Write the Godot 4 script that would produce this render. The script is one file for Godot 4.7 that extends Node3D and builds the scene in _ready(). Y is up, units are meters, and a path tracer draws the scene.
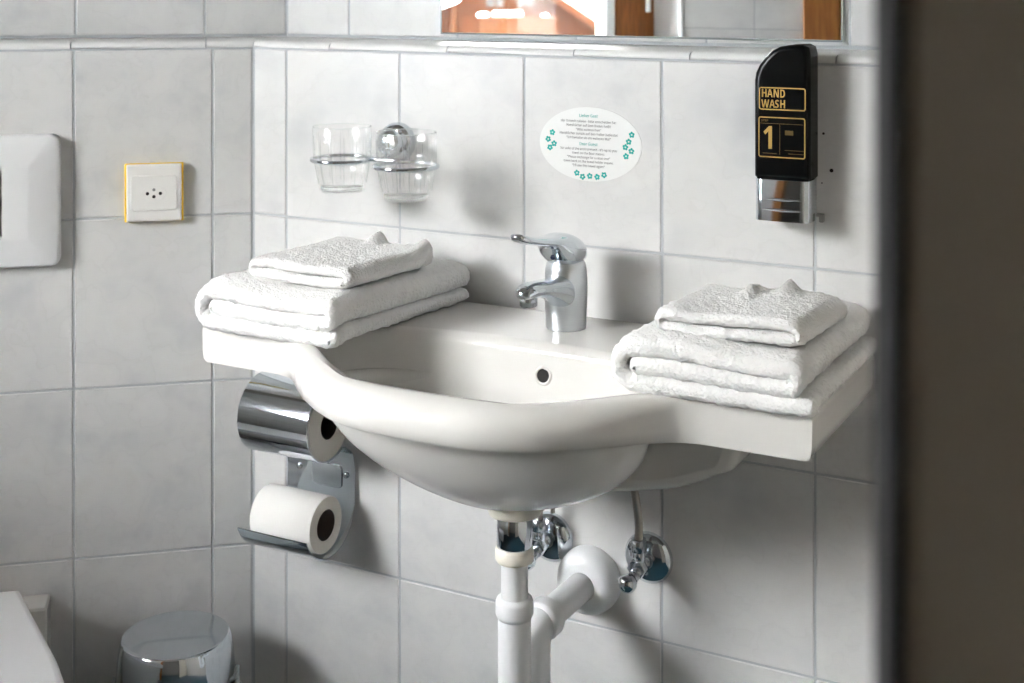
extends Node3D
# A hotel washroom: washbasin on an angled tiled wall. y is up, metres. The basin wall and the toilet wall each have a
# frame of their own: s along the wall, y up, n out of the wall into the room (s = 0 is the corner where they meet).

const CORNER := Vector3(-0.391992, 0.0, -2.082666)
const DIR_R := Vector3(0.883651, 0.0, 0.468147)
const NRM_R := Vector3(-0.468147, 0.0, 0.883651)
const DIR_L := Vector3(0.976391, 0.0, -0.216013)
const NRM_L := Vector3(0.216013, 0.0, 0.976391)
const WALL_W := -1.45          # inner face of the window wall (plane across x)
const EYE := 1.25
const FOCAL := 1375.1          # pixels, for a frame of 1024 x 683
const DECK := 0.808            # top of the washbasin
const LEDGE := 1.16            # top of the tiled ledge

var M := {}
var taken := {}
var tile_shapes := {}
var smooth_id := 1
var noise_a := FastNoiseLite.new()
var noise_b := FastNoiseLite.new()
var rng := RandomNumberGenerator.new()


func _ready() -> void:
	rng.seed = 7
	noise_a.seed = 3; noise_a.frequency = 1.0; noise_a.fractal_octaves = 3
	noise_b.seed = 11; noise_b.frequency = 1.0; noise_b.fractal_octaves = 2
	camera_and_light()
	materials()
	room()
	outside()
	washbasin()
	trap_and_drain()
	angle_valve(0.645, 0.505, "chrome angle valve right of the white trap pipe under the washbasin", 0.0)
	angle_valve(0.503, 0.505, "chrome angle valve half hidden behind the drain collar under the washbasin", 0.0)
	faucet()
	towels()
	cup_holder()
	dispenser()
	sticker()
	mirror()
	paper_holder()
	socket()
	flush_plate()
	toilet()
	bin()


func camera_and_light() -> void:
	var cam := Camera3D.new()
	cam.name = "camera"
	cam.projection = Camera3D.PROJECTION_FRUSTUM
	cam.near = 0.05
	cam.far = 400.0
	cam.size = 683.0 / FOCAL * cam.near
	# the verticals are upright: a level camera whose lens is shifted down; the horizon lies 18.6 pixels above the frame
	cam.frustum_offset = Vector2(0.0, -(341.5 + 18.588) / FOCAL * cam.near)
	cam.position = Vector3(0, EYE, 0)
	add_child(cam)
	cam.current = true

	var env := Environment.new()
	env.background_mode = Environment.BG_SKY
	var sky := Sky.new()
	var sm := ProceduralSkyMaterial.new()
	sm.sky_top_color = Color(0.915, 0.925, 0.94)
	sm.sky_horizon_color = Color(1.0, 0.985, 0.962)
	sm.sky_curve = 0.25
	sm.ground_bottom_color = Color(0.45, 0.46, 0.47)
	sm.ground_horizon_color = Color(0.62, 0.63, 0.65)
	sky.sky_material = sm
	env.sky = sky
	env.background_energy_multiplier = 1.0
	env.tonemap_mode = Environment.TONE_MAPPER_LINEAR
	env.tonemap_exposure = 69.0
	env.sdfgi_enabled = true
	env.ssao_enabled = true
	env.ssil_enabled = true
	var we := WorldEnvironment.new()
	we.name = "world_environment"
	we.environment = env
	var lens := CameraAttributesPhysical.new()
	lens.frustum_focal_length = 50.0
	lens.exposure_aperture = 8.0
	lens.frustum_focus_distance = 1.72
	we.camera_attributes = lens
	add_child(we)


# ------------------------------------------------------------------ materials

func mat(key: String, color: Color, rough := 0.5, metal := 0.0) -> StandardMaterial3D:
	var m := StandardMaterial3D.new()
	m.resource_name = key
	m.albedo_color = color
	m.roughness = rough
	m.metallic = metal
	M[key] = m
	return m


func noise_tex(type: int, freq: float, octaves: int, ramp: Array, size := 512, sd := 1, warp := 0.0) -> NoiseTexture2D:
	var n := FastNoiseLite.new()
	n.noise_type = type
	n.seed = sd
	n.frequency = freq
	n.fractal_octaves = octaves
	if warp > 0.0:
		n.domain_warp_enabled = true
		n.domain_warp_amplitude = warp
		n.domain_warp_frequency = freq * 0.8
	var t := NoiseTexture2D.new()
	t.width = size
	t.height = size
	t.seamless = true
	t.noise = n
	var g := Gradient.new()
	var offs := PackedFloat32Array()
	var cols := PackedColorArray()
	for e in ramp:
		offs.append(e[0])
		cols.append(e[1])
	g.offsets = offs
	g.colors = cols
	t.color_ramp = g
	return t


func grey(v: float) -> Color:
	return Color(v, v, v)


func materials() -> void:
	# marbled wall tiles: three glaze variants with soft veins
	for k in 3:
		var m := mat("tile%d" % k, Color(1, 1, 1), 0.3)
		m.albedo_texture = noise_tex(FastNoiseLite.TYPE_SIMPLEX_SMOOTH, 0.0035 + 0.001 * k, 4, [
			[0.0, Color(0.768, 0.773, 0.778)], [0.40, Color(0.830, 0.831, 0.828)], [0.485, Color(0.826, 0.826, 0.823)],
			[0.502, Color(0.809, 0.809, 0.806)], [0.52, Color(0.833, 0.833, 0.831)], [0.75, Color(0.850, 0.850, 0.845)], [1.0, Color(0.835, 0.830, 0.821)]], 1024, 21 + k * 5, 40.0)
		m.uv1_triplanar = true
		m.uv1_world_triplanar = true
		m.uv1_scale = Vector3(2.1, 2.1, 2.1)
		m.uv1_offset = Vector3(0.37 * k, 0.21 * k, 0.11 * k)
	mat("grout", Color(0.72, 0.735, 0.75), 0.9)
	mat("ledge", Color(0.87, 0.875, 0.87), 0.38)
	mat("plaster", Color(0.66, 0.64, 0.61), 0.9)
	mat("floor", Color(0.14, 0.27, 0.32), 0.35)
	mat("ceramic", Color(0.845, 0.84, 0.825), 0.15)
	mat("hole", Color(0.10, 0.09, 0.08), 0.8)
	mat("chrome", Color(0.82, 0.845, 0.865), 0.08, 1.0)
	mat("chrome_soft", Color(0.84, 0.855, 0.87), 0.3, 1.0)
	mat("satin_chrome", Color(0.72, 0.74, 0.76), 0.22, 1.0)
	mat("steel_tube", Color(0.72, 0.69, 0.66), 0.3, 1.0)
	mat("plastic_white", Color(0.90, 0.905, 0.91), 0.28)
	mat("plastic_cream", Color(0.90, 0.88, 0.83), 0.4)
	mat("plastic_grey", Color(0.80, 0.82, 0.84), 0.3)
	mat("switch_white", Color(0.92, 0.915, 0.90), 0.3)
	mat("switch_grey", Color(0.55, 0.55, 0.54), 0.5)
	mat("yellow", Color(0.97, 0.80, 0.18), 0.45)
	mat("blue_dot", Color(0.08, 0.12, 0.25), 0.3)
	mat("paper", Color(0.93, 0.925, 0.91), 0.95)
	mat("paper_end", Color(0.86, 0.84, 0.80), 0.98)
	mat("card", Color(0.34, 0.30, 0.27), 0.95)
	var tw := mat("terry", Color(0.905, 0.905, 0.90), 1.0)
	tw.heightmap_enabled = true
	tw.heightmap_texture = noise_tex(FastNoiseLite.TYPE_CELLULAR, 0.045, 2, [[0.0, Color.BLACK], [1.0, Color.WHITE]], 512, 5)
	tw.heightmap_scale = 0.17
	tw.uv1_triplanar = true
	tw.uv1_scale = Vector3(12, 12, 12)
	tw.rim_enabled = true
	tw.rim = 0.5
	mat("bottle_black", Color(0.02, 0.03, 0.035), 0.26).metallic_specular = 0.3
	mat("gold", Color(0.80, 0.66, 0.38), 0.35, 0.7)
	mat("gold_dim", Color(0.42, 0.34, 0.19), 0.45, 0.6)
	mat("sticker", Color(0.89, 0.895, 0.89), 0.4)
	mat("turquoise", Color(0.05, 0.66, 0.62), 0.5)
	mat("ink", Color(0.45, 0.45, 0.45), 0.6)
	mat("mirror", Color(0.93, 0.94, 0.94), 0.0, 1.0)
	mat("mirror_edge", Color(0.80, 0.84, 0.84), 0.15, 0.6)
	var wd := mat("wood_brown", Color(1, 1, 1), 0.45)
	wd.albedo_texture = noise_tex(FastNoiseLite.TYPE_SIMPLEX, 0.02, 4, [[0.0, Color(0.42, 0.24, 0.10)], [0.5, Color(0.52, 0.31, 0.13)], [1.0, Color(0.60, 0.38, 0.17)]], 512, 8)
	wd.uv1_triplanar = true
	wd.uv1_scale = Vector3(6, 0.6, 6)
	var wo := mat("wood_orange", Color(1, 1, 1), 0.5)
	wo.albedo_texture = noise_tex(FastNoiseLite.TYPE_SIMPLEX, 0.02, 4, [[0.0, Color(0.60, 0.36, 0.13)], [0.5, Color(0.68, 0.43, 0.17)], [1.0, Color(0.74, 0.49, 0.21)]], 512, 9)
	wo.uv1_triplanar = true
	wo.uv1_scale = Vector3(5, 0.5, 5)
	mat("door_paint", Color(0.86, 0.82, 0.76), 0.5)
	mat("edge_shade", Color(0.035, 0.04, 0.045), 0.9)  # near-black colour that paints shade on the door edge
	mat("window_white", Color(0.88, 0.89, 0.89), 0.3)
	var pane := mat("pane", Color(0.97, 0.98, 0.98, 0.04), 0.0)
	pane.transparency = BaseMaterial3D.TRANSPARENCY_ALPHA
	var gl := mat("tumbler", Color(1.0, 1.0, 1.0, 0.045), 0.0)
	gl.transparency = BaseMaterial3D.TRANSPARENCY_ALPHA
	var sg := mat("solid_glass", Color(0.97, 0.985, 0.98, 0.0), 0.0)
	sg.refraction_enabled = true
	sg.refraction_scale = 0.05
	var bag := mat("bag", Color(0.85, 0.88, 0.9, 0.45), 0.4)
	bag.transparency = BaseMaterial3D.TRANSPARENCY_ALPHA
	# outside
	mat("snow", Color(0.90, 0.91, 0.93), 0.9)
	mat("added_forest", Color(0.24, 0.27, 0.25), 0.95)
	mat("meadow", Color(0.50, 0.50, 0.49), 0.95)
	mat("larch", Color(0.20, 0.10, 0.03), 0.8)
	mat("larch_light", Color(0.225, 0.135, 0.07), 0.8)
	for k in ["larch", "larch_light"]:
		M[k].metallic_specular = 0.1
	mat("dark_glass", Color(0.12, 0.13, 0.14), 0.1)
	mat("facade", Color(0.80, 0.78, 0.74), 0.9)


# ------------------------------------------------------------------ frames and nodes

func on_r(s: float, y: float, n: float) -> Transform3D:
	return Transform3D(Basis(DIR_R, Vector3.UP, NRM_R), CORNER + DIR_R * s + Vector3(0, y, 0) + NRM_R * n)


func on_l(s: float, y: float, n: float) -> Transform3D:
	return Transform3D(Basis(DIR_L, Vector3.UP, NRM_L), CORNER + DIR_L * s + Vector3(0, y, 0) + NRM_L * n)


func on_w(d: float, y: float, n: float) -> Transform3D:   # window wall: d is the depth from the camera's plane
	return Transform3D(Basis(Vector3(0, 0, -1), Vector3.UP, Vector3(1, 0, 0)), Vector3(WALL_W + n, y, -d))


func numbered(called: String) -> String:
	var k: int = taken.get(called, 0)
	taken[called] = k + 1
	return called if k == 0 else "%s_%03d" % [called, k]


func tag(o: Node3D, label: String, category: String, group := "") -> void:
	o.set_meta("label", label)
	o.set_meta("category", category)
	if group:
		o.set_meta("group", group)


func thing(called: String, label: String, category: String, at: Transform3D, group := "") -> Node3D:
	var o := Node3D.new()
	o.name = numbered(called)
	add_child(o)
	o.transform = at
	tag(o, label, category, group)
	return o


func structure(called: String, label: String, category: String, at := Transform3D.IDENTITY) -> Node3D:
	var o := thing(called, label, category, at)
	o.set_meta("kind", "structure")
	return o


func shape(st: SurfaceTool) -> ArrayMesh:
	st.generate_normals()
	return st.commit()


func part(parent: Node3D, called: String, st: SurfaceTool, material: String, at := Transform3D.IDENTITY, label := "") -> MeshInstance3D:
	return part_mesh(parent, called, shape(st), material, at, label)


func part_mesh(parent: Node3D, called: String, mesh: Mesh, material: String, at := Transform3D.IDENTITY, label := "") -> MeshInstance3D:
	var o := MeshInstance3D.new()
	o.name = called
	o.mesh = mesh
	o.material_override = M[material]
	o.transform = at
	o.cast_shadow = GeometryInstance3D.SHADOW_CASTING_SETTING_ON
	parent.add_child(o, true)
	if label:
		o.set_meta("label", label)
	return o


func at(x: float, y: float, z: float) -> Transform3D:
	return Transform3D(Basis.IDENTITY, Vector3(x, y, z))


# ------------------------------------------------------------------ mesh helpers

func begin() -> SurfaceTool:
	var st := SurfaceTool.new()
	st.begin(Mesh.PRIMITIVE_TRIANGLES)
	crease(st)
	return st


func crease(st: SurfaceTool) -> void:
	smooth_id += 1
	st.set_smooth_group(smooth_id)


func flat(st: SurfaceTool) -> void:
	st.set_smooth_group(-1)


func tri(st: SurfaceTool, a: Vector3, b: Vector3, c: Vector3) -> void:
	st.add_vertex(a); st.add_vertex(b); st.add_vertex(c)


func quad(st: SurfaceTool, a: Vector3, b: Vector3, c: Vector3, d: Vector3) -> void:
	tri(st, a, b, c)
	tri(st, a, c, d)


func sheet(st: SurfaceTool, rows: Array, wrap_j := false, flip := false) -> void:
	for i in rows.size() - 1:
		var p: PackedVector3Array = rows[i]
		var q: PackedVector3Array = rows[i + 1]
		var n := p.size()
		for j in (n if wrap_j else n - 1):
			var k := (j + 1) % n
			if flip:
				quad(st, p[j], q[j], q[k], p[k])
			else:
				quad(st, p[j], p[k], q[k], q[j])


func lathe(st: SurfaceTool, profile: Array, segs := 32, xf := Transform3D.IDENTITY) -> void:   # profile of [radius, height], upwards outside
	var rows := []
	for p in profile:
		var row := PackedVector3Array()
		for j in segs:
			var a := TAU * j / segs
			row.append(xf * Vector3(p[0] * cos(a), p[1], p[0] * sin(a)))
		rows.append(row)
	sheet(st, rows, true)


func disc(st: SurfaceTool, r: float, y: float, segs := 32, xf := Transform3D.IDENTITY, up := true) -> void:
	crease(st)
	for j in segs:
		var a := TAU * j / segs
		var b := TAU * (j + 1) / segs
		var p := xf * Vector3(r * cos(a), y, r * sin(a))
		var q := xf * Vector3(r * cos(b), y, r * sin(b))
		if up:
			tri(st, xf * Vector3(0, y, 0), p, q)
		else:
			tri(st, xf * Vector3(0, y, 0), q, p)
	crease(st)


func cyl(st: SurfaceTool, r: float, y0: float, y1: float, segs := 32, xf := Transform3D.IDENTITY, bev := 0.0) -> void:
	crease(st)
	if bev > 0.0:
		lathe(st, [[r - bev, y0], [r, y0 + bev], [r, y1 - bev], [r - bev, y1]], segs, xf)
	else:
		lathe(st, [[r, y0], [r, y1]], segs, xf)
	disc(st, r - bev, y0, segs, xf, false)
	disc(st, r - bev, y1, segs, xf, true)


func along(a: Vector3, b: Vector3) -> Transform3D:   # y axis from a to b
	var y := (b - a).normalized()
	var x := y.cross(Vector3.FORWARD if absf(y.z) < 0.9 else Vector3.RIGHT).normalized()
	return Transform3D(Basis(x, y, x.cross(y)), a)


func tube(st: SurfaceTool, pts: PackedVector3Array, radii: PackedFloat32Array, segs := 16, caps := true) -> void:
	crease(st)
	var rows := []
	var side := Vector3.ZERO
	for i in pts.size():
		var t: Vector3 = (pts[mini(i + 1, pts.size() - 1)] - pts[maxi(i - 1, 0)]).normalized()
		if i == 0:
			side = t.cross(Vector3.UP if absf(t.y) < 0.9 else Vector3.RIGHT).normalized()
		else:
			side = (side - t * side.dot(t)).normalized()
		var other := side.cross(t)
		var r: float = radii[mini(i, radii.size() - 1)]
		var row := PackedVector3Array()
		for j in segs:
			var a := TAU * j / segs
			row.append(pts[i] + (side * cos(a) + other * sin(a)) * r)
		rows.append(row)
	sheet(st, rows, true)
	if caps:
		for e in [0, rows.size() - 1]:
			crease(st)
			var row: PackedVector3Array = rows[e]
			for j in segs:
				if e == 0:
					tri(st, pts[0], row[(j + 1) % segs], row[j])
				else:
					tri(st, pts[pts.size() - 1], row[j], row[(j + 1) % segs])
	crease(st)


func curve(pts: Array, per := 8, closed := false) -> Array:   # Catmull-Rom through Vector2 or Vector3 points
	var out := []
	var n := pts.size()
	for i in (n if closed else n - 1):
		var a = pts[(i - 1 + n) % n] if closed else pts[maxi(i - 1, 0)]
		var b = pts[i]
		var c = pts[(i + 1) % n]
		var d = pts[(i + 2) % n] if closed else pts[mini(i + 2, n - 1)]
		for k in per:
			out.append(b.cubic_interpolate(c, a, d, float(k) / per))
	if not closed:
		out.append(pts[n - 1])
	return out


func box(st: SurfaceTool, c: Vector3, size: Vector3, bev := 0.0, xf := Transform3D.IDENTITY) -> void:   # chamfered box
	flat(st)
	var h := size / 2.0
	bev = minf(bev, minf(h.x, minf(h.y, h.z)) * 0.95)
	var axes := [Vector3.RIGHT, Vector3.UP, Vector3.BACK]
	for ax in 3:
		for sg in [-1.0, 1.0]:
			var w: Vector3 = axes[ax] * sg
			var u: Vector3 = axes[(ax + 1) % 3]
			var v: Vector3 = axes[(ax + 2) % 3] * sg
			var o: Vector3 = w * h[ax]
			var hu: Vector3 = u * (h[(ax + 1) % 3] - bev)
			var hv: Vector3 = v * (h[(ax + 2) % 3] - bev)
			quad(st, xf * (c + o - hu - hv), xf * (c + o - hu + hv), xf * (c + o + hu + hv), xf * (c + o + hu - hv))
	if bev > 0.0:
		for ax in 3:   # edges along ax
			var b := (ax + 1) % 3
			var d := (ax + 2) % 3
			for sb in [-1.0, 1.0]:
				for sd in [-1.0, 1.0]:
					var e0 := Vector3.ZERO
					e0[b] = sb * h[b]; e0[d] = sd * (h[d] - bev)
					var e1 := Vector3.ZERO
					e1[b] = sb * (h[b] - bev); e1[d] = sd * h[d]
					var l := Vector3.ZERO
					l[ax] = h[ax] - bev
					if sb * sd > 0.0:
						quad(st, xf * (c + e0 - l), xf * (c + e0 + l), xf * (c + e1 + l), xf * (c + e1 - l))
					else:
						quad(st, xf * (c + e0 + l), xf * (c + e0 - l), xf * (c + e1 - l), xf * (c + e1 + l))
		for sx in [-1.0, 1.0]:
			for sy in [-1.0, 1.0]:
				for sz in [-1.0, 1.0]:
					var px := Vector3(sx * h.x, sy * (h.y - bev), sz * (h.z - bev))
					var py := Vector3(sx * (h.x - bev), sy * h.y, sz * (h.z - bev))
					var pz := Vector3(sx * (h.x - bev), sy * (h.y - bev), sz * h.z)
					if sx * sy * sz > 0.0:
						tri(st, xf * (c + px), xf * (c + pz), xf * (c + py))
					else:
						tri(st, xf * (c + px), xf * (c + py), xf * (c + pz))
	crease(st)


# a plate: outline (x, y) anticlockwise, from z0 to z1, the front edge rounded by bev in steps
func plate(st: SurfaceTool, outline: PackedVector2Array, z0: float, z1: float, bev := 0.0, steps := 3) -> void:
	var rows := []
	var n := outline.size()
	var lo := outline[0]
	var hi := outline[0]
	for p in outline:
		lo = lo.min(p)
		hi = hi.max(p)
	var middle := (lo + hi) / 2
	var span := (hi - lo) / 2
	var layers := [[0.0, z0]]
	if bev > 0.0:
		for k in steps + 1:
			var a := PI / 2.0 * k / steps
			layers.append([bev * (1.0 - cos(a)), z1 - bev + bev * sin(a)])
	else:
		layers.append([0.0, z1])
	for l in layers:
		var row := PackedVector3Array()
		for i in n:
			var q: Vector2 = middle + (outline[i] - middle) * (Vector2.ONE - Vector2(l[0] / span.x, l[0] / span.y))
			row.append(Vector3(q.x, q.y, l[1]))
		rows.append(row)
	crease(st)
	sheet(st, rows, true, true)
	for e in [0, rows.size() - 1]:
		if e == 0:
			crease(st)
		elif bev <= 0.0:
			crease(st)
		var row: PackedVector3Array = rows[e]
		var flatp := PackedVector2Array()
		for v in row:
			flatp.append(Vector2(v.x, v.y))
		var idx := Geometry2D.triangulate_polygon(flatp)
		for k in range(0, idx.size(), 3):
			var a := row[idx[k]]
			var b := row[idx[k + 1]]
			var c := row[idx[k + 2]]
			var up: bool = (b - a).cross(c - a).z < 0.0   # clockwise seen from +z
			if up == (e != 0):
				tri(st, a, b, c)
			else:
				tri(st, a, c, b)
	crease(st)


func rounded_rect(w: float, h: float, r: float, steps := 5, cx := 0.0, cy := 0.0) -> PackedVector2Array:
	var out := PackedVector2Array()
	var cs := [Vector2(w / 2 - r, h / 2 - r), Vector2(-w / 2 + r, h / 2 - r), Vector2(-w / 2 + r, -h / 2 + r), Vector2(w / 2 - r, -h / 2 + r)]
	for k in 4:
		for i in steps + 1:
			var a := PI / 2 * (k + float(i) / steps)
			out.append(cs[k] + Vector2(cos(a), sin(a)) * r + Vector2(cx, cy))
	return out


func oval(rx: float, ry: float, segs := 48) -> PackedVector2Array:
	var out := PackedVector2Array()
	for i in segs:
		out.append(Vector2(cos(TAU * i / segs) * rx, sin(TAU * i / segs) * ry))
	return out


# ------------------------------------------------------------------ the room

func tile_mesh(w: float, h: float) -> ArrayMesh:
	var key := "%.3f_%.3f" % [w, h]
	if not tile_shapes.has(key):
		var st := begin()
		box(st, Vector3(0, 0, -0.004), Vector3(w, h, 0.008), 0.0013)
		tile_shapes[key] = shape(st)
	return tile_shapes[key]


func tiles(parent: Node3D, xs: Array, ys: Array, n: float, gap := 0.0028, hole := Rect2()) -> void:   # parent's own axes are the wall's
	for i in xs.size() - 1:
		for j in ys.size() - 1:
			var x0: float = xs[i]
			var x1: float = xs[i + 1]
			var y0: float = ys[j]
			var y1: float = ys[j + 1]
			if hole.has_area() and hole.has_point(Vector2((x0 + x1) / 2, (y0 + y1) / 2)):
				continue
			var w := x1 - x0 - gap
			var h := y1 - y0 - gap
			if w < 0.004 or h < 0.004:
				continue
			var o := part_mesh(parent, "tile", tile_mesh(w, h), "tile%d" % rng.randi_range(0, 2), at((x0 + x1) / 2, (y0 + y1) / 2, n))
			o.rotation = Vector3(rng.randf_range(-1, 1), rng.randf_range(-1, 1), 0) * 0.0012


func block(parent: Node3D, called: String, lo: Vector3, hi: Vector3, material: String, bev := 0.0, label := "") -> MeshInstance3D:
	var st := begin()
	box(st, (lo + hi) / 2, hi - lo, bev)
	return part(parent, called, st, material, Transform3D.IDENTITY, label)


func room() -> void:
	var top := 1.1488
	var rows := [0.0]
	for k in range(4, -1, -1):
		var y := top - 0.25 * k
		if y > 0.01:
			rows.append(y)
	var up_rows := [LEDGE + 0.003, LEDGE + 0.253, LEDGE + 0.503]
	# basin wall
	var wr := structure("wall_right", "wall of pale grey marbled tiles behind the washbasin", "wall", on_r(0, 0, 0))
	block(wr, "grout_bed", Vector3(-0.2, 0, -0.35), Vector3(1.16, 1.150, -0.0013), "grout")
	block(wr, "upper_bed", Vector3(-0.25, 1.150, -0.45), Vector3(1.16, 2.4, -0.1613), "grout")
	block(wr, "upper_wall", Vector3(-0.25, LEDGE + 0.505, -0.2), Vector3(1.16, 2.4, -0.160), "tile0")
	var xs := [0.0012]
	for k in 7:
		xs.append(0.0623 + 0.2 * k)
	xs[-1] = 1.155
	tiles(wr, xs, rows, 0.0)
	var xu := [-0.0575]
	for k in 6:
		xu.append(0.0645 + 0.2 * k)
	xu.append(1.155)
	tiles(wr, xu, up_rows, -0.16)
	for h in [[0.8728, 1.0648, 0.0016], [0.8826, 1.0204, 0.0024], [0.8709, 1.0045, 0.0009]]:   # old drill holes beside the dispenser
		var st := begin()
		cyl(st, h[2], -0.004, 0.0004, 14, Transform3D(Basis(Vector3.RIGHT, PI / 2), Vector3(h[0], h[1], 0)))
		part(wr, "drill_hole", st, "hole", Transform3D.IDENTITY, "small dark drill hole in a tile")
	# toilet wall
	var wl := structure("wall_left", "wall of grey marbled tiles above the toilet and chrome bin", "wall", on_l(0, 0, 0))
	block(wl, "grout_bed", Vector3(-1.2, 0, -0.35), Vector3(0.1, 1.150, -0.0013), "grout")
	block(wl, "upper_bed", Vector3(-1.2, 1.150, -0.45), Vector3(0.1, 2.4, -0.1613), "grout")
	block(wl, "upper_wall", Vector3(-1.2, LEDGE + 0.505, -0.2), Vector3(0.06, 2.4, -0.160), "tile1")
	xs = [-1.12]
	for k in range(5, -1, -1):
		xs.append(-0.0598 - 0.2 * k)
	xs.append(-0.0012)
	tiles(wl, xs, rows, 0.0)
	xu = [-1.12]
	for k in range(5, -1, -1):
		xu.append(-0.0716 - 0.2 * k)
	xu.append(0.0575)
	tiles(wl, xu, up_rows, -0.16)
	# ledges, mitred in the corner
	var prof := [[-0.1615, LEDGE - 0.012], [-0.1605, LEDGE], [-0.012, LEDGE + 0.0005], [-0.006, LEDGE - 0.0004], [-0.0022, LEDGE - 0.0026], [-0.0002, LEDGE - 0.006], [0.0006, LEDGE - 0.0095], [-0.004, LEDGE - 0.0098]]
	var t1 := structure("trim_1", "glossy white tiled ledge running above the basin wall", "ledge", on_r(0, 0, 0))
	ledge(t1, [0.0, 0.14, 0.34, 0.536, 0.7, 0.888, 1.155], prof, 0.368, 1)
	var t2 := structure("trim_2", "glossy white tiled ledge running above the toilet wall", "ledge", on_l(0, 0, 0))
	ledge(t2, [-1.12, -0.87, -0.67, -0.47, -0.2645, -0.07, 0.0], prof, -0.368, -1)

	# window wall
	var ww := structure("wall_window", "tiled wall with the window and its tiled reveal", "wall", on_w(0, 0, 0))
	var d0 := 0.46
	var d1 := 1.44
	var s0 := 1.00
	var s1 := 2.05
	block(ww, "wall_below", Vector3(-1.0, 0, -0.32), Vector3(2.3, s0, -0.008), "plaster")
	block(ww, "wall_above", Vector3(-1.0, s1, -0.32), Vector3(2.3, 2.4, -0.008), "plaster")
	block(ww, "wall_beside", Vector3(-1.0, s0, -0.32), Vector3(d0 - 0.008, s1, -0.008), "plaster")
	block(ww, "wall_beside", Vector3(d1, s0, -0.32), Vector3(2.3, s1, -0.008), "plaster")
	xs = [0.145, 0.345, 0.4575]
	var wy := [0.0, 0.102, 0.352, 0.602, 0.852, 1.102, 1.352, 1.602, 1.852, 2.102, 2.352]
	tiles(ww, xs, wy, 0.0, 0.0035)
	tiles(ww, [1.445, 1.66, 1.85], [0.979] + wy.slice(5), 0.0, 0.0035)
	tiles(ww, [0.46, 0.66, 0.86, 1.06, 1.26, 1.46, 1.66, 1.85], wy.slice(0, 4) + [0.852, 0.975], 0.0, 0.0035)
	block(ww, "reveal_tile", Vector3(d0 - 0.008, s0, -0.118), Vector3(d0, s1, -0.004), "tile2", 0.001)
	block(ww, "corner_strip", Vector3(d0 - 0.006, s0, -0.008), Vector3(d0 + 0.002, s1, 0.003), "window_white", 0.001)
	block(ww, "sill", Vector3(d0, s0 - 0.02, -0.12), Vector3(d1, s0 + 0.004, 0.02), "tile1", 0.004)
	# window: wooden frame, white bead, glass
	var win := structure("window_1", "wooden window with a white handle, seen in the mirror", "window", on_w((d0 + d1) / 2, s0, -0.11))
	var hw := (d1 - d0) / 2
	var hh := s1 - s0
	for sgn in [-1.0, 1.0]:
		var a: float = sgn * hw
		var wide := 0.150 if sgn < 0.0 else 0.075
		var b: float = sgn * (hw - wide)
		block(win, "frame_post", Vector3(minf(a, b), 0.004, -0.07), Vector3(maxf(a, b), hh, 0.0), "wood_brown", 0.003)
		a = sgn * (hw - wide)
		b = sgn * (hw - wide - 0.035)
		block(win, "white_bead", Vector3(minf(a, b), 0.065, -0.06), Vector3(maxf(a, b), hh - 0.09, -0.004), "window_white", 0.003)
	block(win, "frame_rail", Vector3(-hw + 0.15, 0.004, -0.07), Vector3(hw - 0.075, 0.065, 0.0), "wood_brown", 0.003)
	block(win, "frame_rail", Vector3(-hw + 0.15, hh - 0.09, -0.07), Vector3(hw - 0.075, hh, 0.0), "wood_brown", 0.003)
	block(win, "glass_pane", Vector3(-hw + 0.16, 0.055, -0.034), Vector3(hw - 0.085, hh - 0.08, -0.03), "pane")
	var sh := begin()
	box(sh, Vector3(0, 0.06, 0.008), Vector3(0.026, 0.06, 0.016), 0.003)
	tube(sh, PackedVector3Array([Vector3(0, 0.06, 0.012), Vector3(0, 0.06, 0.04), Vector3(0, 0.05, 0.05), Vector3(0, -0.04, 0.05)]), PackedFloat32Array([0.008, 0.008, 0.009, 0.0085]), 12)
	part(win, "handle", sh, "window_white", at(-hw + 0.066, 1.197 - s0, 0.0), "white window handle")
	# the tiled wall opposite the basin, which the mirror shows, and the wooden frame of the doorway the camera stands in
	var wo := structure("wall_opposite", "grey tiled wall facing the washbasin, seen in the mirror", "wall", on_r(0, 0, 1.62) * Transform3D(Basis(Vector3.UP, PI), Vector3.ZERO))
	block(wo, "grout_bed", Vector3(-0.30, 0, -0.12), Vector3(0.046, 2.4, -0.0013), "grout")
	var oy := [0.0, 0.121, 0.371, 0.621, 0.871, 1.121, 1.371, 1.621, 1.871, 2.121, 2.371]
	tiles(wo, [-0.297, -0.162, 0.042], oy, 0.0)
	block(wo, "corner_strip", Vector3(0.040, 0, -0.12), Vector3(0.053, 2.4, 0.003), "window_white", 0.002)
	var dr := structure("door_2", "honey brown wooden door frame beside the tiled wall in the mirror", "door frame", on_r(0, 0, 1.62) * Transform3D(Basis(Vector3.UP, PI), Vector3.ZERO))
	block(dr, "architrave", Vector3(-0.40, 0, -0.001), Vector3(-0.30, 2.08, 0.018), "wood_orange", 0.004)
	block(dr, "jamb_lining", Vector3(-0.385, 0, -0.14), Vector3(-0.302, 2.06, -0.002), "wood_orange", 0.003)
	# remaining shell
	var fl := structure("floor", "grey tiled washroom floor", "floor")
	block(fl, "slab", Vector3(-1.8, -0.15, -2.6), Vector3(1.0, 0.0, 1.2), "floor")
	var cl := structure("ceiling", "white plastered ceiling", "ceiling")
	block(cl, "slab", Vector3(-1.8, 2.4, -2.7), Vector3(1.0, 2.55, 1.2), "plaster")
	var bk := structure("wall_back", "white wall behind the camera", "wall")
	block(bk, "wall_slab", Vector3(-1.78, 0, 0.9), Vector3(0.95, 2.4, 1.1), "plaster")
	var rt := structure("wall_side", "white side wall beyond the washbasin", "wall")
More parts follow.
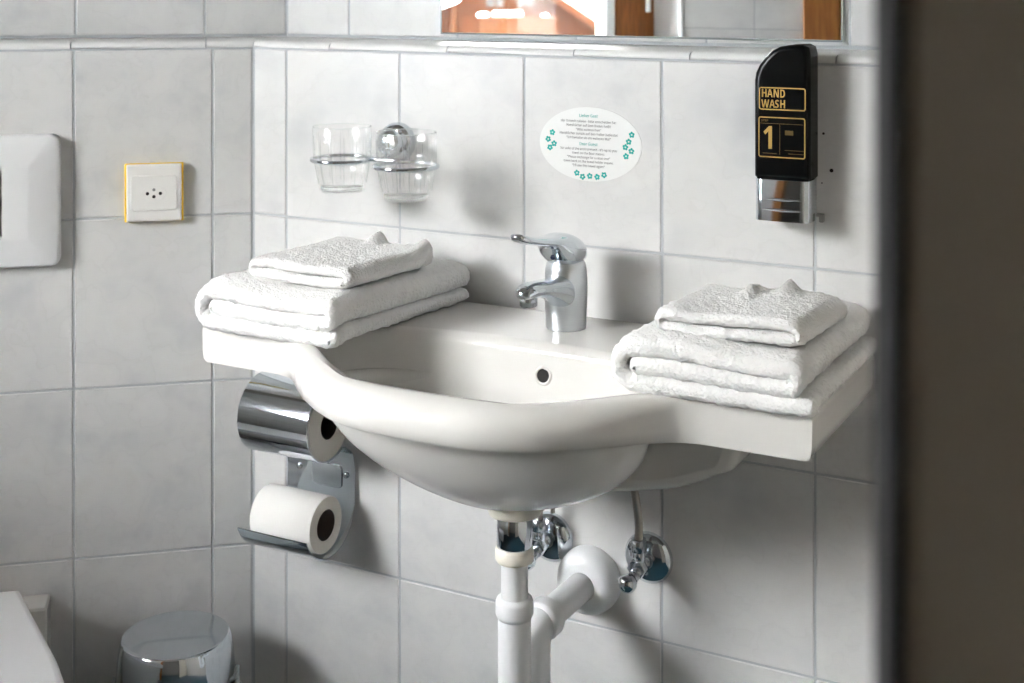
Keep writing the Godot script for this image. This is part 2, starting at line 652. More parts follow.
	block(rt, "wall_slab", Vector3(0.62, 0, -1.75), Vector3(0.85, 2.4, 0.92), "plaster")
	# the open door leaf close to the lens
	var leaf := structure("door_1", "taupe painted door leaf standing open in the foreground", "door", at(0.0940, 0, -0.35))
	var st := begin()
	box(st, Vector3(0.26, 1.03, 0.02), Vector3(0.52, 2.03, 0.04), 0.004)
	part(leaf, "leaf", st, "door_paint")
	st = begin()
	box(st, Vector3(-0.0005, 1.03, 0.02), Vector3(0.003, 2.029, 0.0395), 0.001)  # thin dark strip: shade painted over the window-facing edge of the leaf
	part(leaf, "edge_shade_strip", st, "edge_shade", Transform3D.IDENTITY, "near black strip painting shade on the door edge")
	leaf.rotation_degrees.y = -9.0


func ledge(parent: Node3D, xs: Array, prof: Array, mitre: float, corner_side: int) -> void:
	for i in xs.size() - 1:
		var x0: float = xs[i] + 0.0009
		var x1: float = xs[i + 1] - 0.0009
		var at_corner0 := corner_side == 1 and i == 0
		var at_corner1 := corner_side == -1 and i == xs.size() - 2
		var st := begin()
		var ra := PackedVector3Array()
		var rb := PackedVector3Array()
		for p in prof:
			ra.append(Vector3(x0 + (p[0] * mitre if at_corner0 else 0.0), p[1], p[0]))
			rb.append(Vector3(x1 + (p[0] * mitre if at_corner1 else 0.0), p[1], p[0]))
		sheet(st, [ra, rb], false, true)
		part(parent, "ledge_tile", st, "ledge")


# ------------------------------------------------------------------ outside the window

func outside() -> void:
	# what the mirror shows through the window: a larch chalet across the slope
	var g := structure("ground_outside", "grey thawing meadow outside the window", "ground")
	block(g, "meadow", Vector3(-160, -9.0, -80), Vector3(-1.9, -8.0, 120), "meadow")
	var fa := structure("wall_outside", "rendered outer wall of the building around the window", "wall", on_w(0, 0, 0))
	block(fa, "render_coat", Vector3(-9, -8, -0.36), Vector3(11, 0.98, -0.32), "facade")
	block(fa, "render_coat", Vector3(-9, 2.07, -0.36), Vector3(11, 8, -0.32), "facade")
	block(fa, "render_coat", Vector3(-9, 0.98, -0.36), Vector3(0.44, 2.07, -0.32), "facade")
	block(fa, "render_coat", Vector3(1.46, 0.98, -0.36), Vector3(11, 2.07, -0.32), "facade")
	var ea := structure("added_eaves_outside", "larch boarded overhang added above the window outside to cut steep sky light", "eaves")
	block(ea, "added_soffit", Vector3(-2.85, 2.5, -9.0), Vector3(-1.82, 2.62, 8.0), "larch")  # unseen overhang, added to keep steep sky light off the low walls
	# snowy foot, with an unseen wooded slope added to block low sky light
	var hill := structure("added_hillside_outside", "wooded mountain slope added across the valley to block low sky light", "mountain")
	var ring := func(dist: float, height: float, rough: float) -> PackedVector3Array:
		var row := PackedVector3Array()
		for k in 61:
			var a := PI * (0.5 + k / 60.0) + 0.15
			row.append(Vector3(cos(a) * dist, height + noise_a.get_noise_2d(k * 0.6, height) * rough, sin(a) * dist))
		return row
	var hs := begin()
	sheet(hs, [ring.call(110.0, -9.0, 0.0), ring.call(150.0, 4.0, 1.0), ring.call(165.0, 9.0, 2.0)])
	part(hill, "snowy_foot", hs, "snow")
	hs = begin()
	sheet(hs, [ring.call(165.0, 9.0, 2.0), ring.call(180.0, 28.0, 5.0), ring.call(200.0, 44.0, 9.0), ring.call(260.0, 40.0, 5.0)])
	part(hill, "added_wooded_slope", hs, "added_forest")
	# frame of the reflected view
	var m0 := CORNER + NRM_R * -0.152
	var n := NRM_R
	var dist := m0.dot(n)
	var eye_v := n * (2.0 * dist) + Vector3(0, EYE, 0)
	var ez := Vector3(0, 0, -1) - n * (2.0 * Vector3(0, 0, -1).dot(n))
	var ex := Vector3(1, 0, 0) - n * (2.0 * Vector3(1, 0, 0).dot(n))
	var c := thing("chalet", "orange larch chalet with snowy roof seen through the window in the mirror", "house", Transform3D(Basis(-ex, Vector3.UP, -ez), eye_v + ez * 60.0 - Vector3(0, EYE, 0)))
	# gable wall of boards; u runs opposite to the picture's x, v is height
	var u0 := -4.1
	var u1 := 6.1
	var ridge := 1.2
	var peak := 2.45
	var slope := 0.667
	var v := -9.0
	while v < peak:
		var a := maxf(u0, ridge - (peak - v) / slope)
		var b := minf(u1, ridge + (peak - v) / slope)
		if b - a > 0.3:
			block(c, "wall_board", Vector3(a, v, -0.1), Vector3(b, v + 0.225, 0.0), "larch", 0.0)
		v += 0.235
	block(c, "house_body", Vector3(u0, -9.0, -7.0), Vector3(u1, -0.9, -0.12), "larch")
	var gb := begin()
	plate(gb, PackedVector2Array([Vector2(u0, -1.5), Vector2(u1, -1.5), Vector2(u1, peak - (u1 - ridge) * slope - 0.05), Vector2(ridge, peak - 0.05), Vector2(u0, peak - (ridge - u0) * slope - 0.05)]), -6.9, -0.02)
	part(c, "gable_body", gb, "larch")
	for sg in [-1.0, 1.0]:
		var st := begin()
		var sn := begin()
		var ang: float = atan(slope)
		var L := 6.6
		var xf := Transform3D(Basis(Vector3(0, 0, 1), -sg * ang), Vector3(ridge, peak, 0))
		box(st, Vector3(sg * L / 2, 0.08, -3.2), Vector3(L, 0.30, 8.6), 0.02, xf)
		box(sn, Vector3(sg * L / 2, 0.45, -3.2), Vector3(L, 0.42, 8.4), 0.12, xf)
		part(c, "roof_slope", st, "larch")
		part(c, "roof_snow", sn, "snow")
	# balcony
	block(c, "balcony_floor", Vector3(-1.95, -1.75, 0.0), Vector3(2.2, -1.6, 1.3), "larch")
	block(c, "balcony_rail", Vector3(-1.95, -0.42, 1.2), Vector3(1.4, -0.26, 1.36), "larch_light", 0.02)
	for k in 14:
		block(c, "balcony_slat", Vector3(-1.92 + 0.24 * k, -1.6, 1.24), Vector3(-1.92 + 0.24 * k + 0.2, -0.42, 1.3), "larch_light", 0.01)
	block(c, "balcony_post", Vector3(2.4, -4.0, 1.1), Vector3(2.62, 1.4, 1.3), "larch_light", 0.02)
	block(c, "balcony_screen", Vector3(1.4, -1.0, 1.0), Vector3(2.2, -0.3, 1.1), "larch", 0.02)
	for q in [[1.45, -0.28, 0.5, 0.2], [0.4, -0.24, 1.3, 0.22], [-1.2, -0.25, 0.3, 0.1]]:
		var st := begin()
		box(st, Vector3(q[0] - 0.2, q[1] + q[3] / 2, 1.28), Vector3(q[2], q[3], 0.24), 0.07)
		part(c, "rail_snow", st, "snow")
	for w in [[0.75, 0.55], [-0.6, 0.55]]:
		var frame := block(c, "window_frame", Vector3(w[0] - 0.42, w[1] - 0.45, 0.0), Vector3(w[0] + 0.42, w[1] + 0.7, 0.06), "larch_light", 0.01)
		for sx in [-0.2, 0.2]:
			block(frame, "window_pane", Vector3(w[0] + sx - 0.16, w[1] - 0.38, 0.05), Vector3(w[0] + sx + 0.16, w[1] + 0.62, 0.075), "dark_glass")
	# lower snowy porch roof on the picture's left
	var pr := begin()
	var px := Transform3D(Basis(Vector3(0, 0, 1), -0.38), Vector3(2.3, 0.42, 1.6))
	box(pr, Vector3(1.6, 0.12, 0), Vector3(3.4, 0.36, 2.6), 0.1, px)
	part(c, "porch_snow", pr, "snow")


# ------------------------------------------------------------------ washbasin

func front_edge(x: float) -> float:
	var t := [[0.0, 0.413], [0.06, 0.4105], [0.10, 0.401], [0.14, 0.382], [0.18, 0.353], [0.21, 0.3255], [0.235, 0.300], [0.258, 0.281], [0.28, 0.2725], [0.305, 0.27], [0.5, 0.27]]
	x = absf(x)
	for i in t.size() - 1:
		if x <= t[i + 1][0]:
			var a: Array = t[maxi(i - 1, 0)]
			var b: Array = t[i]
			var c: Array = t[i + 1]
			var d: Array = t[mini(i + 2, t.size() - 1)]
			var pre: float = a[1] if i > 0 else c[1]
			return cubic_interpolate_in_time(b[1], c[1], pre, d[1], (x - b[0]) / (c[0] - b[0]), 1.0, -1.0, 2.0)
	return 0.27


func washbasin() -> void:
	const HX := 0.4005
	const MID := 0.255
	var node := thing("washbasin", "white ceramic washbasin with rounded bowl and flat side shelves", "washbasin", on_r(0.534, 0.61, 0.001))
	var yd := DECK - 0.61
	# directions from the bowl's middle, the four corners among them
	var marks := []
	for p in [Vector2(HX, -MID), Vector2(HX, 0.27 - MID), Vector2(-HX, 0.27 - MID), Vector2(-HX, -MID)]:
		marks.append(fposmod(atan2(p.y, p.x), TAU))
	var angles := []
	for k in 220:
		angles.append(TAU * k / 220.0)
	for m in marks:
		angles.append(m)
	angles.sort()
	var keep := []
	for a in angles:   # drop directions that crowd a corner
		var near := false
		for m in marks:
			if a != m and absf(angle_difference(a, m)) < 0.006:
				near = true
		if not near:
			keep.append(a)
	angles = keep
	var outline := PackedVector2Array([Vector2(-HX, -MID), Vector2(HX, -MID), Vector2(HX, 0.27 - MID)])
	for k in range(120, -121, -1):
		var x := 0.31 * k / 120.0
		outline.append(Vector2(x, front_edge(x) - MID))
	outline.append(Vector2(-HX, 0.27 - MID))
	var r_out := []
	var r_in := []
	for a in angles:
		var d := Vector2(cos(a), sin(a))
		var best := 0.1
		for i in outline.size():
			var hit = Geometry2D.segment_intersects_segment(Vector2.ZERO, d * 1.2, outline[i], outline[(i + 1) % outline.size()])
			if hit != null:
				best = maxf(best, hit.length())
		r_out.append(best)
		var bz := 0.108 if d.y > 0.0 else 0.098
		var e := 2.5
		var r := pow(pow(absf(d.x) / 0.245, e) + pow(absf(d.y) / bz, e), -1.0 / e)
		r_in.append(minf(r, best - 0.043))
	var ring := func(radius: Callable, y: Callable) -> PackedVector3Array:
		var row := PackedVector3Array()
		for i in angles.size():
			var r: float = radius.call(i)
			row.append(Vector3(cos(angles[i]) * r, yd + y.call(i), MID + sin(angles[i]) * r))
		return row
	var inner := []
	var depth := 0.115
	for k in 19:
		var p := sin(PI / 2 * (k / 18.0)) * 0.975
		if k == 0:
			p = 0.09
		inner.append(ring.call(func(i): return r_in[i] * p, func(i): return -depth * lerpf(pow(1.0 - pow(p, 2.5), 0.7), pow(1.0 - pow(p, 6.0), 0.6), clampf(-sin(angles[i]) * 2.2, 0.0, 1.0))))
	var drop := func(i) -> float:   # the front lip dips a little below the deck
		return -0.0055 * clampf((MID + sin(angles[i]) * r_out[i] - 0.272) / 0.11, 0.0, 1.0)
	for e in [[0.99, 0.0, -0.0125], [1.0, 0.001, -0.0075], [1.0, 0.005, -0.0035], [1.0, 0.0105, -0.0006], [1.0, 0.016, 0.0]]:
		inner.append(ring.call(func(i): return r_in[i] * e[0] + e[1], func(i): return e[2] + drop.call(i)))
	var round_at := func(i) -> float:   # the bowed front lip is rounder than the shelves
		var lip := clampf((MID + sin(angles[i]) * r_out[i] - 0.272) / 0.09, 0.0, 1.0)
		return 0.010 + 0.016 * lip
	inner.append(ring.call(func(i): return lerpf(r_in[i] + 0.016, r_out[i] - round_at.call(i), 0.6), func(i): return 0.0006 + drop.call(i)))
	var st := begin()
	sheet(st, inner + [ring.call(func(i): return r_out[i] - round_at.call(i), func(i): return drop.call(i))], true, true)
	# outer face, in runs between the corners so that the corners stay crisp
	var outer := []
	for k in 7:
		var a := PI / 2 * k / 6.0
		outer.append(ring.call(func(i): return r_out[i] - round_at.call(i) * (1.0 - sin(a)), func(i): return drop.call(i) - round_at.call(i) * (1.0 - cos(a))))
	outer.append(ring.call(func(i): return r_out[i] - 0.0005, func(_i): return -0.036))
	outer.append(ring.call(func(i): return r_out[i] - 0.002, func(_i): return -0.046))
	outer.append(ring.call(func(i): return r_out[i] - 0.007, func(_i): return -0.050))
	var shell_r := func(i) -> float:
		var dz := 0.12 if sin(angles[i]) > 0.0 else 0.10
		return pow(pow(cos(angles[i]) / 0.21, 2.0) + pow(sin(angles[i]) / dz, 2.0), -0.5)
	var cut := [0]
	for m in marks:
		cut.append(angles.find(m))
	cut.sort()
	cut.append(angles.size())
	for c in cut.size() - 1:
		if cut[c] == cut[c + 1]:
			continue
		crease(st)
		var run := []
		for row in outer:
			var q := PackedVector3Array()
			for i in range(cut[c], cut[c + 1] + 1):
				q.append(row[i % angles.size()])
			run.append(q)
		sheet(st, run, false, true)
	# underside of the shelf, then the bowl's shell
	crease(st)
	sheet(st, [outer[-1], ring.call(func(i): return shell_r.call(i) + 0.012, func(_i): return -0.050)], true, true)
	crease(st)
	var shell := [ring.call(func(i): return shell_r.call(i) + 0.012, func(_i): return -0.050)]
	for k in 19:
		var a := PI / 2 * k / 18.0
		var row: PackedVector3Array = ring.call(func(i): return lerpf(0.030, shell_r.call(i), pow(maxf(cos(a), 0.0), 1.3)), func(_i): return -0.0525 - 0.128 * sin(a))
		for i in row.size():   # the bowl's floor lies nearer the wall than its rim
			row[i].z += (0.2 - MID) * sin(a)
		shell.append(row)
	sheet(st, shell, true, true)
	var basin := part(node, "basin", st, "ceramic")
	# rear bracket of the casting against the wall
	var rb := begin()
	var poly := PackedVector2Array()
	var half := [[0.268, 0.757], [0.254, 0.672], [0.227, 0.652], [0.198, 0.637], [0.158, 0.623], [0.09, 0.610], [0.0, 0.605]]
	var ctl := []
	for h in half:
		ctl.append(Vector2(h[0], h[1] - 0.61))
	for k in range(half.size() - 2, -1, -1):
		ctl.append(Vector2(-half[k][0], half[k][1] - 0.61))
	ctl.reverse()
	for p in curve(ctl, 4):
		poly.append(p)
	plate(rb, poly, 0.001, 0.085, 0.02, 4)
	part(node, "rear_bracket", rb, "ceramic")
	# overflow in the back of the bowl
	var ov := begin()
	var face := Transform3D(Basis(Vector3.RIGHT, 1.40), Vector3(0.038, yd - 0.0375, MID - 0.0945))
	lathe(ov, [[0.0082, -0.006], [0.0082, 0.0006], [0.0095, 0.0016], [0.0115, 0.0006], [0.0125, -0.002]], 28, face)
	part(basin, "overflow_rim", ov, "ceramic")
	var oh := begin()
	disc(oh, 0.0083, 0.0003, 28, face)
	part(basin, "overflow_hole", oh, "hole", Transform3D.IDENTITY, "dark round overflow hole")
	var dn := begin()
	lathe(dn, [[0.034, 0.0], [0.033, 0.003], [0.026, 0.004], [0.022, 0.001]], 32)
	disc(dn, 0.022, 0.0035, 32)
	part(node, "drain_plug", dn, "chrome", at(0, yd - depth + 0.0015, MID))


func trap_and_drain() -> void:
	# everything below the bowl: collar, inlet, siphon and outlet; the pipe stands on the basin's drain
	var s := 0.5515
	var n := 0.197
	var t := thing("siphon_trap", "white plastic siphon trap with chrome collar below the washbasin", "drain pipe", on_r(s, 0.12, n))
	var y := func(v: float) -> float: return v - 0.12
	var st := begin()
	lathe(st, [[0.026, y.call(0.6115)], [0.0315, y.call(0.6130)], [0.033, y.call(0.618)], [0.031, y.call(0.628)]], 36)
	disc(st, 0.026, y.call(0.6115), 36, Transform3D.IDENTITY, false)
	part(t, "sealing_ring", st, "plastic_cream")
	st = begin()
	cyl(st, 0.0215, y.call(0.572), y.call(0.613), 36, Transform3D.IDENTITY, 0.001)
	part(t, "chrome_collar", st, "chrome")
	st = begin()
	lathe(st, [[0.0165, y.call(0.553)], [0.0215, y.call(0.555)], [0.0232, y.call(0.558)], [0.0232, y.call(0.570)], [0.0215, y.call(0.573)], [0.0165, y.call(0.5735)]], 36)
	part(t, "upper_nut", st, "plastic_cream")
	st = begin()
	cyl(st, 0.0163, y.call(0.30), y.call(0.56), 32)
	part(t, "inlet_tube", st, "plastic_white")
	st = begin()
	lathe(st, [[0.0165, y.call(0.485)], [0.0205, y.call(0.487)], [0.0228, y.call(0.492)], [0.0228, y.call(0.506)], [0.0215, y.call(0.510)], [0.0165, y.call(0.512)]], 36)
	part(t, "lower_nut", st, "plastic_white")
	# U bend: down the front leg, round, up the rear leg, then level to the wall
	st = begin()
	var path := [Vector3(0, y.call(0.49), 0), Vector3(0, y.call(0.36), 0), Vector3(0, y.call(0.30), 0)]
	for k in range(1, 8):
		var a := PI * k / 8.0
		path.append(Vector3(0, y.call(0.30) - 0.026 * sin(a), -0.026 + 0.026 * cos(a)))
	path.append_array([Vector3(0, y.call(0.30), -0.052), Vector3(0, y.call(0.40), -0.052), Vector3(0, y.call(0.425), -0.052)])
	for k in range(1, 7):
		var a := PI / 2 * k / 6.0
		path.append(Vector3(0, y.call(0.430) + 0.0235 * sin(a), -0.052 - 0.0235 * (1.0 - cos(a))))
	path.append(Vector3(0.001, y.call(0.454), -0.09))
	tube(st, PackedVector3Array(path), PackedFloat32Array([0.0200]), 28)
	part(t, "siphon_bend", st, "plastic_white")
	st = begin()
	var ax := along(Vector3(0.0, y.call(0.453), -0.066), Vector3(0.0115, y.call(0.4617), -0.197))
	lathe(st, [[0.019, 0.0], [0.0235, 0.0015], [0.0248, 0.005], [0.0248, 0.020], [0.0225, 0.023], [0.0175, 0.0235]], 32, ax)
	part(t, "outlet_nut", st, "plastic_white")
	st = begin()
	tube(st, PackedVector3Array([Vector3(0.001, y.call(0.4535), -0.07), Vector3(0.0115, y.call(0.4617), -0.197)]), PackedFloat32Array([0.0185]), 28)
	part(t, "outlet_pipe", st, "plastic_white")
	st = begin()
	var fl := Transform3D(Basis(Vector3.RIGHT, PI / 2), Vector3(0.0115, y.call(0.4617), -n + 0.001))
	lathe(st, [[0.043, 0.0], [0.0435, 0.006], [0.042, 0.017], [0.038, 0.026], [0.032, 0.031], [0.025, 0.033], [0.019, 0.0335]], 40, fl)
	part(t, "wall_flange", st, "plastic_white")
	# pop-up linkage poking out behind the collar
	st = begin()
	tube(st, PackedVector3Array([Vector3(0.0, y.call(0.588), -0.01), Vector3(0.008, y.call(0.598), -0.045), Vector3(0.014, y.call(0.606), -0.085)]), PackedFloat32Array([0.0028]), 10)
	tube(st, PackedVector3Array([Vector3(0.0125, y.call(0.588), -0.078), Vector3(0.0125, y.call(0.616), -0.078)]), PackedFloat32Array([0.003]), 10)
	part(t, "popup_linkage", st, "steel_tube")


func angle_valve(s: float, y: float, label: String, turn: float) -> void:
	var v := thing("angle_valve", label, "valve", on_r(s, y, 0), "angle valves under the washbasin")
	var out := Basis(Vector3.RIGHT, PI / 2)   # y axis -> +z, out of the wall
	var st := begin()
	lathe(st, [[0.033, 0.0006], [0.0332, 0.003], [0.030, 0.008], [0.022, 0.0125], [0.014, 0.0145], [0.0105, 0.015]], 40, Transform3D(out, Vector3.ZERO))
	part(v, "rosette", st, "chrome")
	st = begin()
	cyl(st, 0.0095, 0.01, 0.040, 24, Transform3D(out, Vector3.ZERO), 0.001)
	cyl(st, 0.0125, 0.026, 0.046, 6, Transform3D(out, Vector3.ZERO), 0.001)
	cyl(st, 0.0085, 0.0, 0.030, 24, at(0, 0, 0.036), 0.001)
	part(v, "body", st, "chrome")
	st = begin()
	cyl(st, 0.0108, 0.020, 0.036, 6, at(0, 0, 0.036), 0.0012)
	part(v, "nut", st, "satin_chrome")
	st = begin()
	var hx := along(Vector3(0.0, -0.004, 0.030), Vector3(-0.002, -0.010, 0.078))
	cyl(st, 0.0075, 0.008, 0.030, 20, hx, 0.001)
	lathe(st, [[0.006, 0.028], [0.0098, 0.031], [0.0118, 0.036], [0.0112, 0.042], [0.008, 0.047], [0.003, 0.049], [0.0, 0.0492]], 24, hx)
	part(v, "knob", st, "chrome")
	st = begin()
	var p := PackedVector3Array()
	for q in curve([Vector3(0, 0.03, 0.036), Vector3(0, 0.055, 0.036), Vector3(-0.002, 0.08, 0.038), Vector3(-0.004, 0.1035, 0.042)], 5):
		p.append(q)
	tube(st, p, PackedFloat32Array([0.0052]), 14)
	part(v, "supply_tube", st, "steel_tube")


func faucet() -> void:
	var f := thing("faucet", "chrome single lever mixer tap on the washbasin deck", "tap", on_r(0.56, DECK + 0.0004, 0.0725))
	var st := begin()
	lathe(st, [[0.0252, 0.0], [0.0255, 0.001], [0.0257, 0.004], [0.0268, 0.025], [0.0276, 0.046], [0.0274, 0.060], [0.0265, 0.075], [0.0245, 0.083], [0.0215, 0.0862], [0.017, 0.0874], [0.0, 0.0876]], 48)
	part(f, "body", st, "chrome_soft")
	# spout: oval sections along a gentle rise
	st = begin()
	loft(st, [[-0.0040, 0.046, 0.022, 0.024], [0.0140, 0.0485, 0.0215, 0.0225], [0.0288, 0.0530, 0.0195, 0.0180], [0.0464, 0.0575, 0.0172, 0.0138], [0.0670, 0.0620, 0.0155, 0.0108], [0.0876, 0.0655, 0.0150, 0.0100], [0.1030, 0.0668, 0.0145, 0.0098], [0.1133, 0.0665, 0.0128, 0.0088], [0.1195, 0.0660, 0.0092, 0.0065], [0.1226, 0.0656, 0.003, 0.002]], 0.14)
	var spout := part(f, "spout", st, "chrome")
	st = begin()
	cyl(st, 0.0108, 0.0482, 0.0620, 32, at(0, 0, 0.1045), 0.0012)
	part(spout, "aerator", st, "satin_chrome")
	# lever: a domed cap that runs out into a flat curved handle
	st = begin()
	lathe(st, [[0.0205, 0.084], [0.0205, 0.091]], 40)
	part(f, "neck", st, "chrome")
	st = begin()
	loft(st, [[-0.0290, 0.0865, 0.004, 0.003], [-0.0272, 0.0877, 0.0125, 0.0075], [-0.0225, 0.0905, 0.0190, 0.0120], [-0.0120, 0.0960, 0.0240, 0.0170], [0.0020, 0.0993, 0.0264, 0.0205], [0.0140, 0.1020, 0.0264, 0.0212], [0.0250, 0.1050, 0.0250, 0.0195], [0.0350, 0.1090, 0.0222, 0.0158], [0.0440, 0.1140, 0.0192, 0.0108], [0.0553, 0.1180, 0.0168, 0.0074], [0.0729, 0.1215, 0.0148, 0.0060], [0.0958, 0.1257, 0.0130, 0.0054], [0.1160, 0.1305, 0.0120, 0.0052], [0.1274, 0.1340, 0.0112, 0.0052], [0.1345, 0.1363, 0.0086, 0.0044], [0.1380, 0.1373, 0.002, 0.001]], 0.0)
	var lever := part(f, "lever", st, "chrome")
	st = begin()
	var dx := along(Vector3(0, 0.0965, 0.0360), Vector3(0, 0.0905, 0.05))
	cyl(st, 0.0032, 0.0, 0.004, 18, dx, 0.0008)
	part(lever, "temperature_mark", st, "blue_dot", Transform3D.IDENTITY, "dark temperature dot")
	st = begin()
	cyl(st, 0.0024, 0.0, 0.068, 12, at(0.004, 0, -0.0350))
	lathe(st, [[0.003, 0.064], [0.0058, 0.067], [0.0062, 0.071], [0.004, 0.0755], [0.0, 0.0765]], 20, at(0.004, 0, -0.0350))
	part(f, "popup_knob", st, "chrome")


func loft(st: SurfaceTool, secs: Array, tilt: float) -> void:   # sections [z, y, half width, half height] smoothed along z
	var pts := []
	for s in secs:
		pts.append([Vector3(s[0], s[1], 0), Vector3(s[2], s[3], 0)])
	var a := []
	var b := []
	for p in pts:
		a.append(p[0])
		b.append(p[1])
	var ca := curve(a, 4)
	var cb := curve(b, 4)
	var rows := []
	for i in ca.size():
		var row := PackedVector3Array()
		for j in 40:
			var t := TAU * j / 40.0
			var cx := signf(cos(t)) * pow(absf(cos(t)), 0.85)
			var cy := signf(sin(t)) * pow(absf(sin(t)), 0.85)
			row.append(Vector3(cx * maxf(cb[i].x, 0.0005), ca[i].y + cy * maxf(cb[i].y, 0.0005), ca[i].x - cy * cb[i].y * tilt))
		rows.append(row)
	crease(st)
	sheet(st, rows, true)
	for e in [0, rows.size() - 1]:
		var row: PackedVector3Array = rows[e]
		var mid := Vector3(0, ca[e].y, ca[e].x)
		for j in 40:
			if e == 0:
				tri(st, mid, row[(j + 1) % 40], row[j])
			else:
				tri(st, mid, row[j], row[(j + 1) % 40])


# ------------------------------------------------------------------ towels

func arc(cx: float, cy: float, r: float, a0: float, a1: float, steps := 6) -> Array:
	var out := []
	for k in steps + 1:
		var a := deg_to_rad(lerpf(a0, a1, float(k) / steps))
		out.append(Vector2(cx + cos(a) * r, cy + sin(a) * r))
	return out


# a cloth layer `half` thick on either side of a centre line in (s, y), run from n0 to n1
func cloth(path: Array, half: float, n0: float, n1: float, warp: Callable, amp: float, seed_off: float, step_n := 0.0042) -> SurfaceTool:
	var pts := []
	for i in path.size() - 1:   # even spacing
		var a: Vector2 = path[i]
		var b: Vector2 = path[i + 1]
		var k := maxi(1, roundi(a.distance_to(b) / 0.0040))
		for j in k:
			pts.append(a.lerp(b, float(j) / k))
	pts.append(path[-1])
	var cs := []
	var ds := []
	var m := pts.size()
	for i in m:
		var t: Vector2 = (pts[mini(i + 1, m - 1)] - pts[maxi(i - 1, 0)]).normalized()
		cs.append(pts[i]); ds.append(Vector2(-t.y, t.x))
	var tend: Vector2 = (pts[m - 1] - pts[m - 2]).normalized()
	for k in range(1, 5):
		var a := PI / 2 - PI * k / 5.0
		cs.append(pts[m - 1]); ds.append(Vector2(-tend.y, tend.x) * sin(a) + tend * cos(a))
	for i in range(m - 1, -1, -1):
		cs.append(pts[i]); ds.append(-ds[i])
	var tbeg: Vector2 = (pts[1] - pts[0]).normalized()
	for k in range(1, 5):
		var a := PI / 2 - PI * k / 5.0
		cs.append(pts[0]); ds.append(Vector2(tbeg.y, -tbeg.x) * sin(a) - tbeg * cos(a))
	var rows := []
	var count := maxi(4, roundi((n1 - n0) / step_n))
	var ns := [n0, n0 + 0.0008, n0 + 0.0024, n0 + 0.005]
	for k in range(2, count - 1):
		ns.append(lerpf(n0, n1, float(k) / count))
	ns.append_array([n1 - 0.005, n1 - 0.0024, n1 - 0.0008, n1])
	for n in ns:
		var edge: float = minf(n - n0, n1 - n)
		var h := half
		if edge < 0.008:
			var q := 1.0 - edge / 0.008
			h = half * maxf(0.30, sqrt(maxf(0.0, 1.0 - q * q)))
		var row := PackedVector3Array()
		for i in cs.size():
			var c: Vector2 = cs[i]
			var d: Vector2 = ds[i]
			var w := noise_a.get_noise_3d(c.x * 300 + d.x * 2 + seed_off, c.y * 300 + d.y * 2, n * 300) * amp * 1.3 + noise_b.get_noise_3d(c.x * 60 + seed_off, c.y * 60 + d.y, n * 60) * amp
			var p := c + d * (h + w)
			var v := Vector3(p.x, p.y, n + noise_a.get_noise_3d(c.x * 250, c.y * 250 + d.y, seed_off) * (0.0016 if edge < 0.006 else 0.0))
			row.append(warp.call(v))
		rows.append(row)
	var st := begin()
	sheet(st, rows, true)
	for e in [0, rows.size() - 1]:
		var row: PackedVector3Array = rows[e]
		for i in m - 1:
			var a := row[i]
			var b := row[i + 1]
			var c2 := row[2 * m + 3 - (i + 1)]
			var d2 := row[2 * m + 3 - i]
			if e == 0:
				quad(st, a, d2, c2, b)
			else:
				quad(st, a, b, c2, d2)
	return st


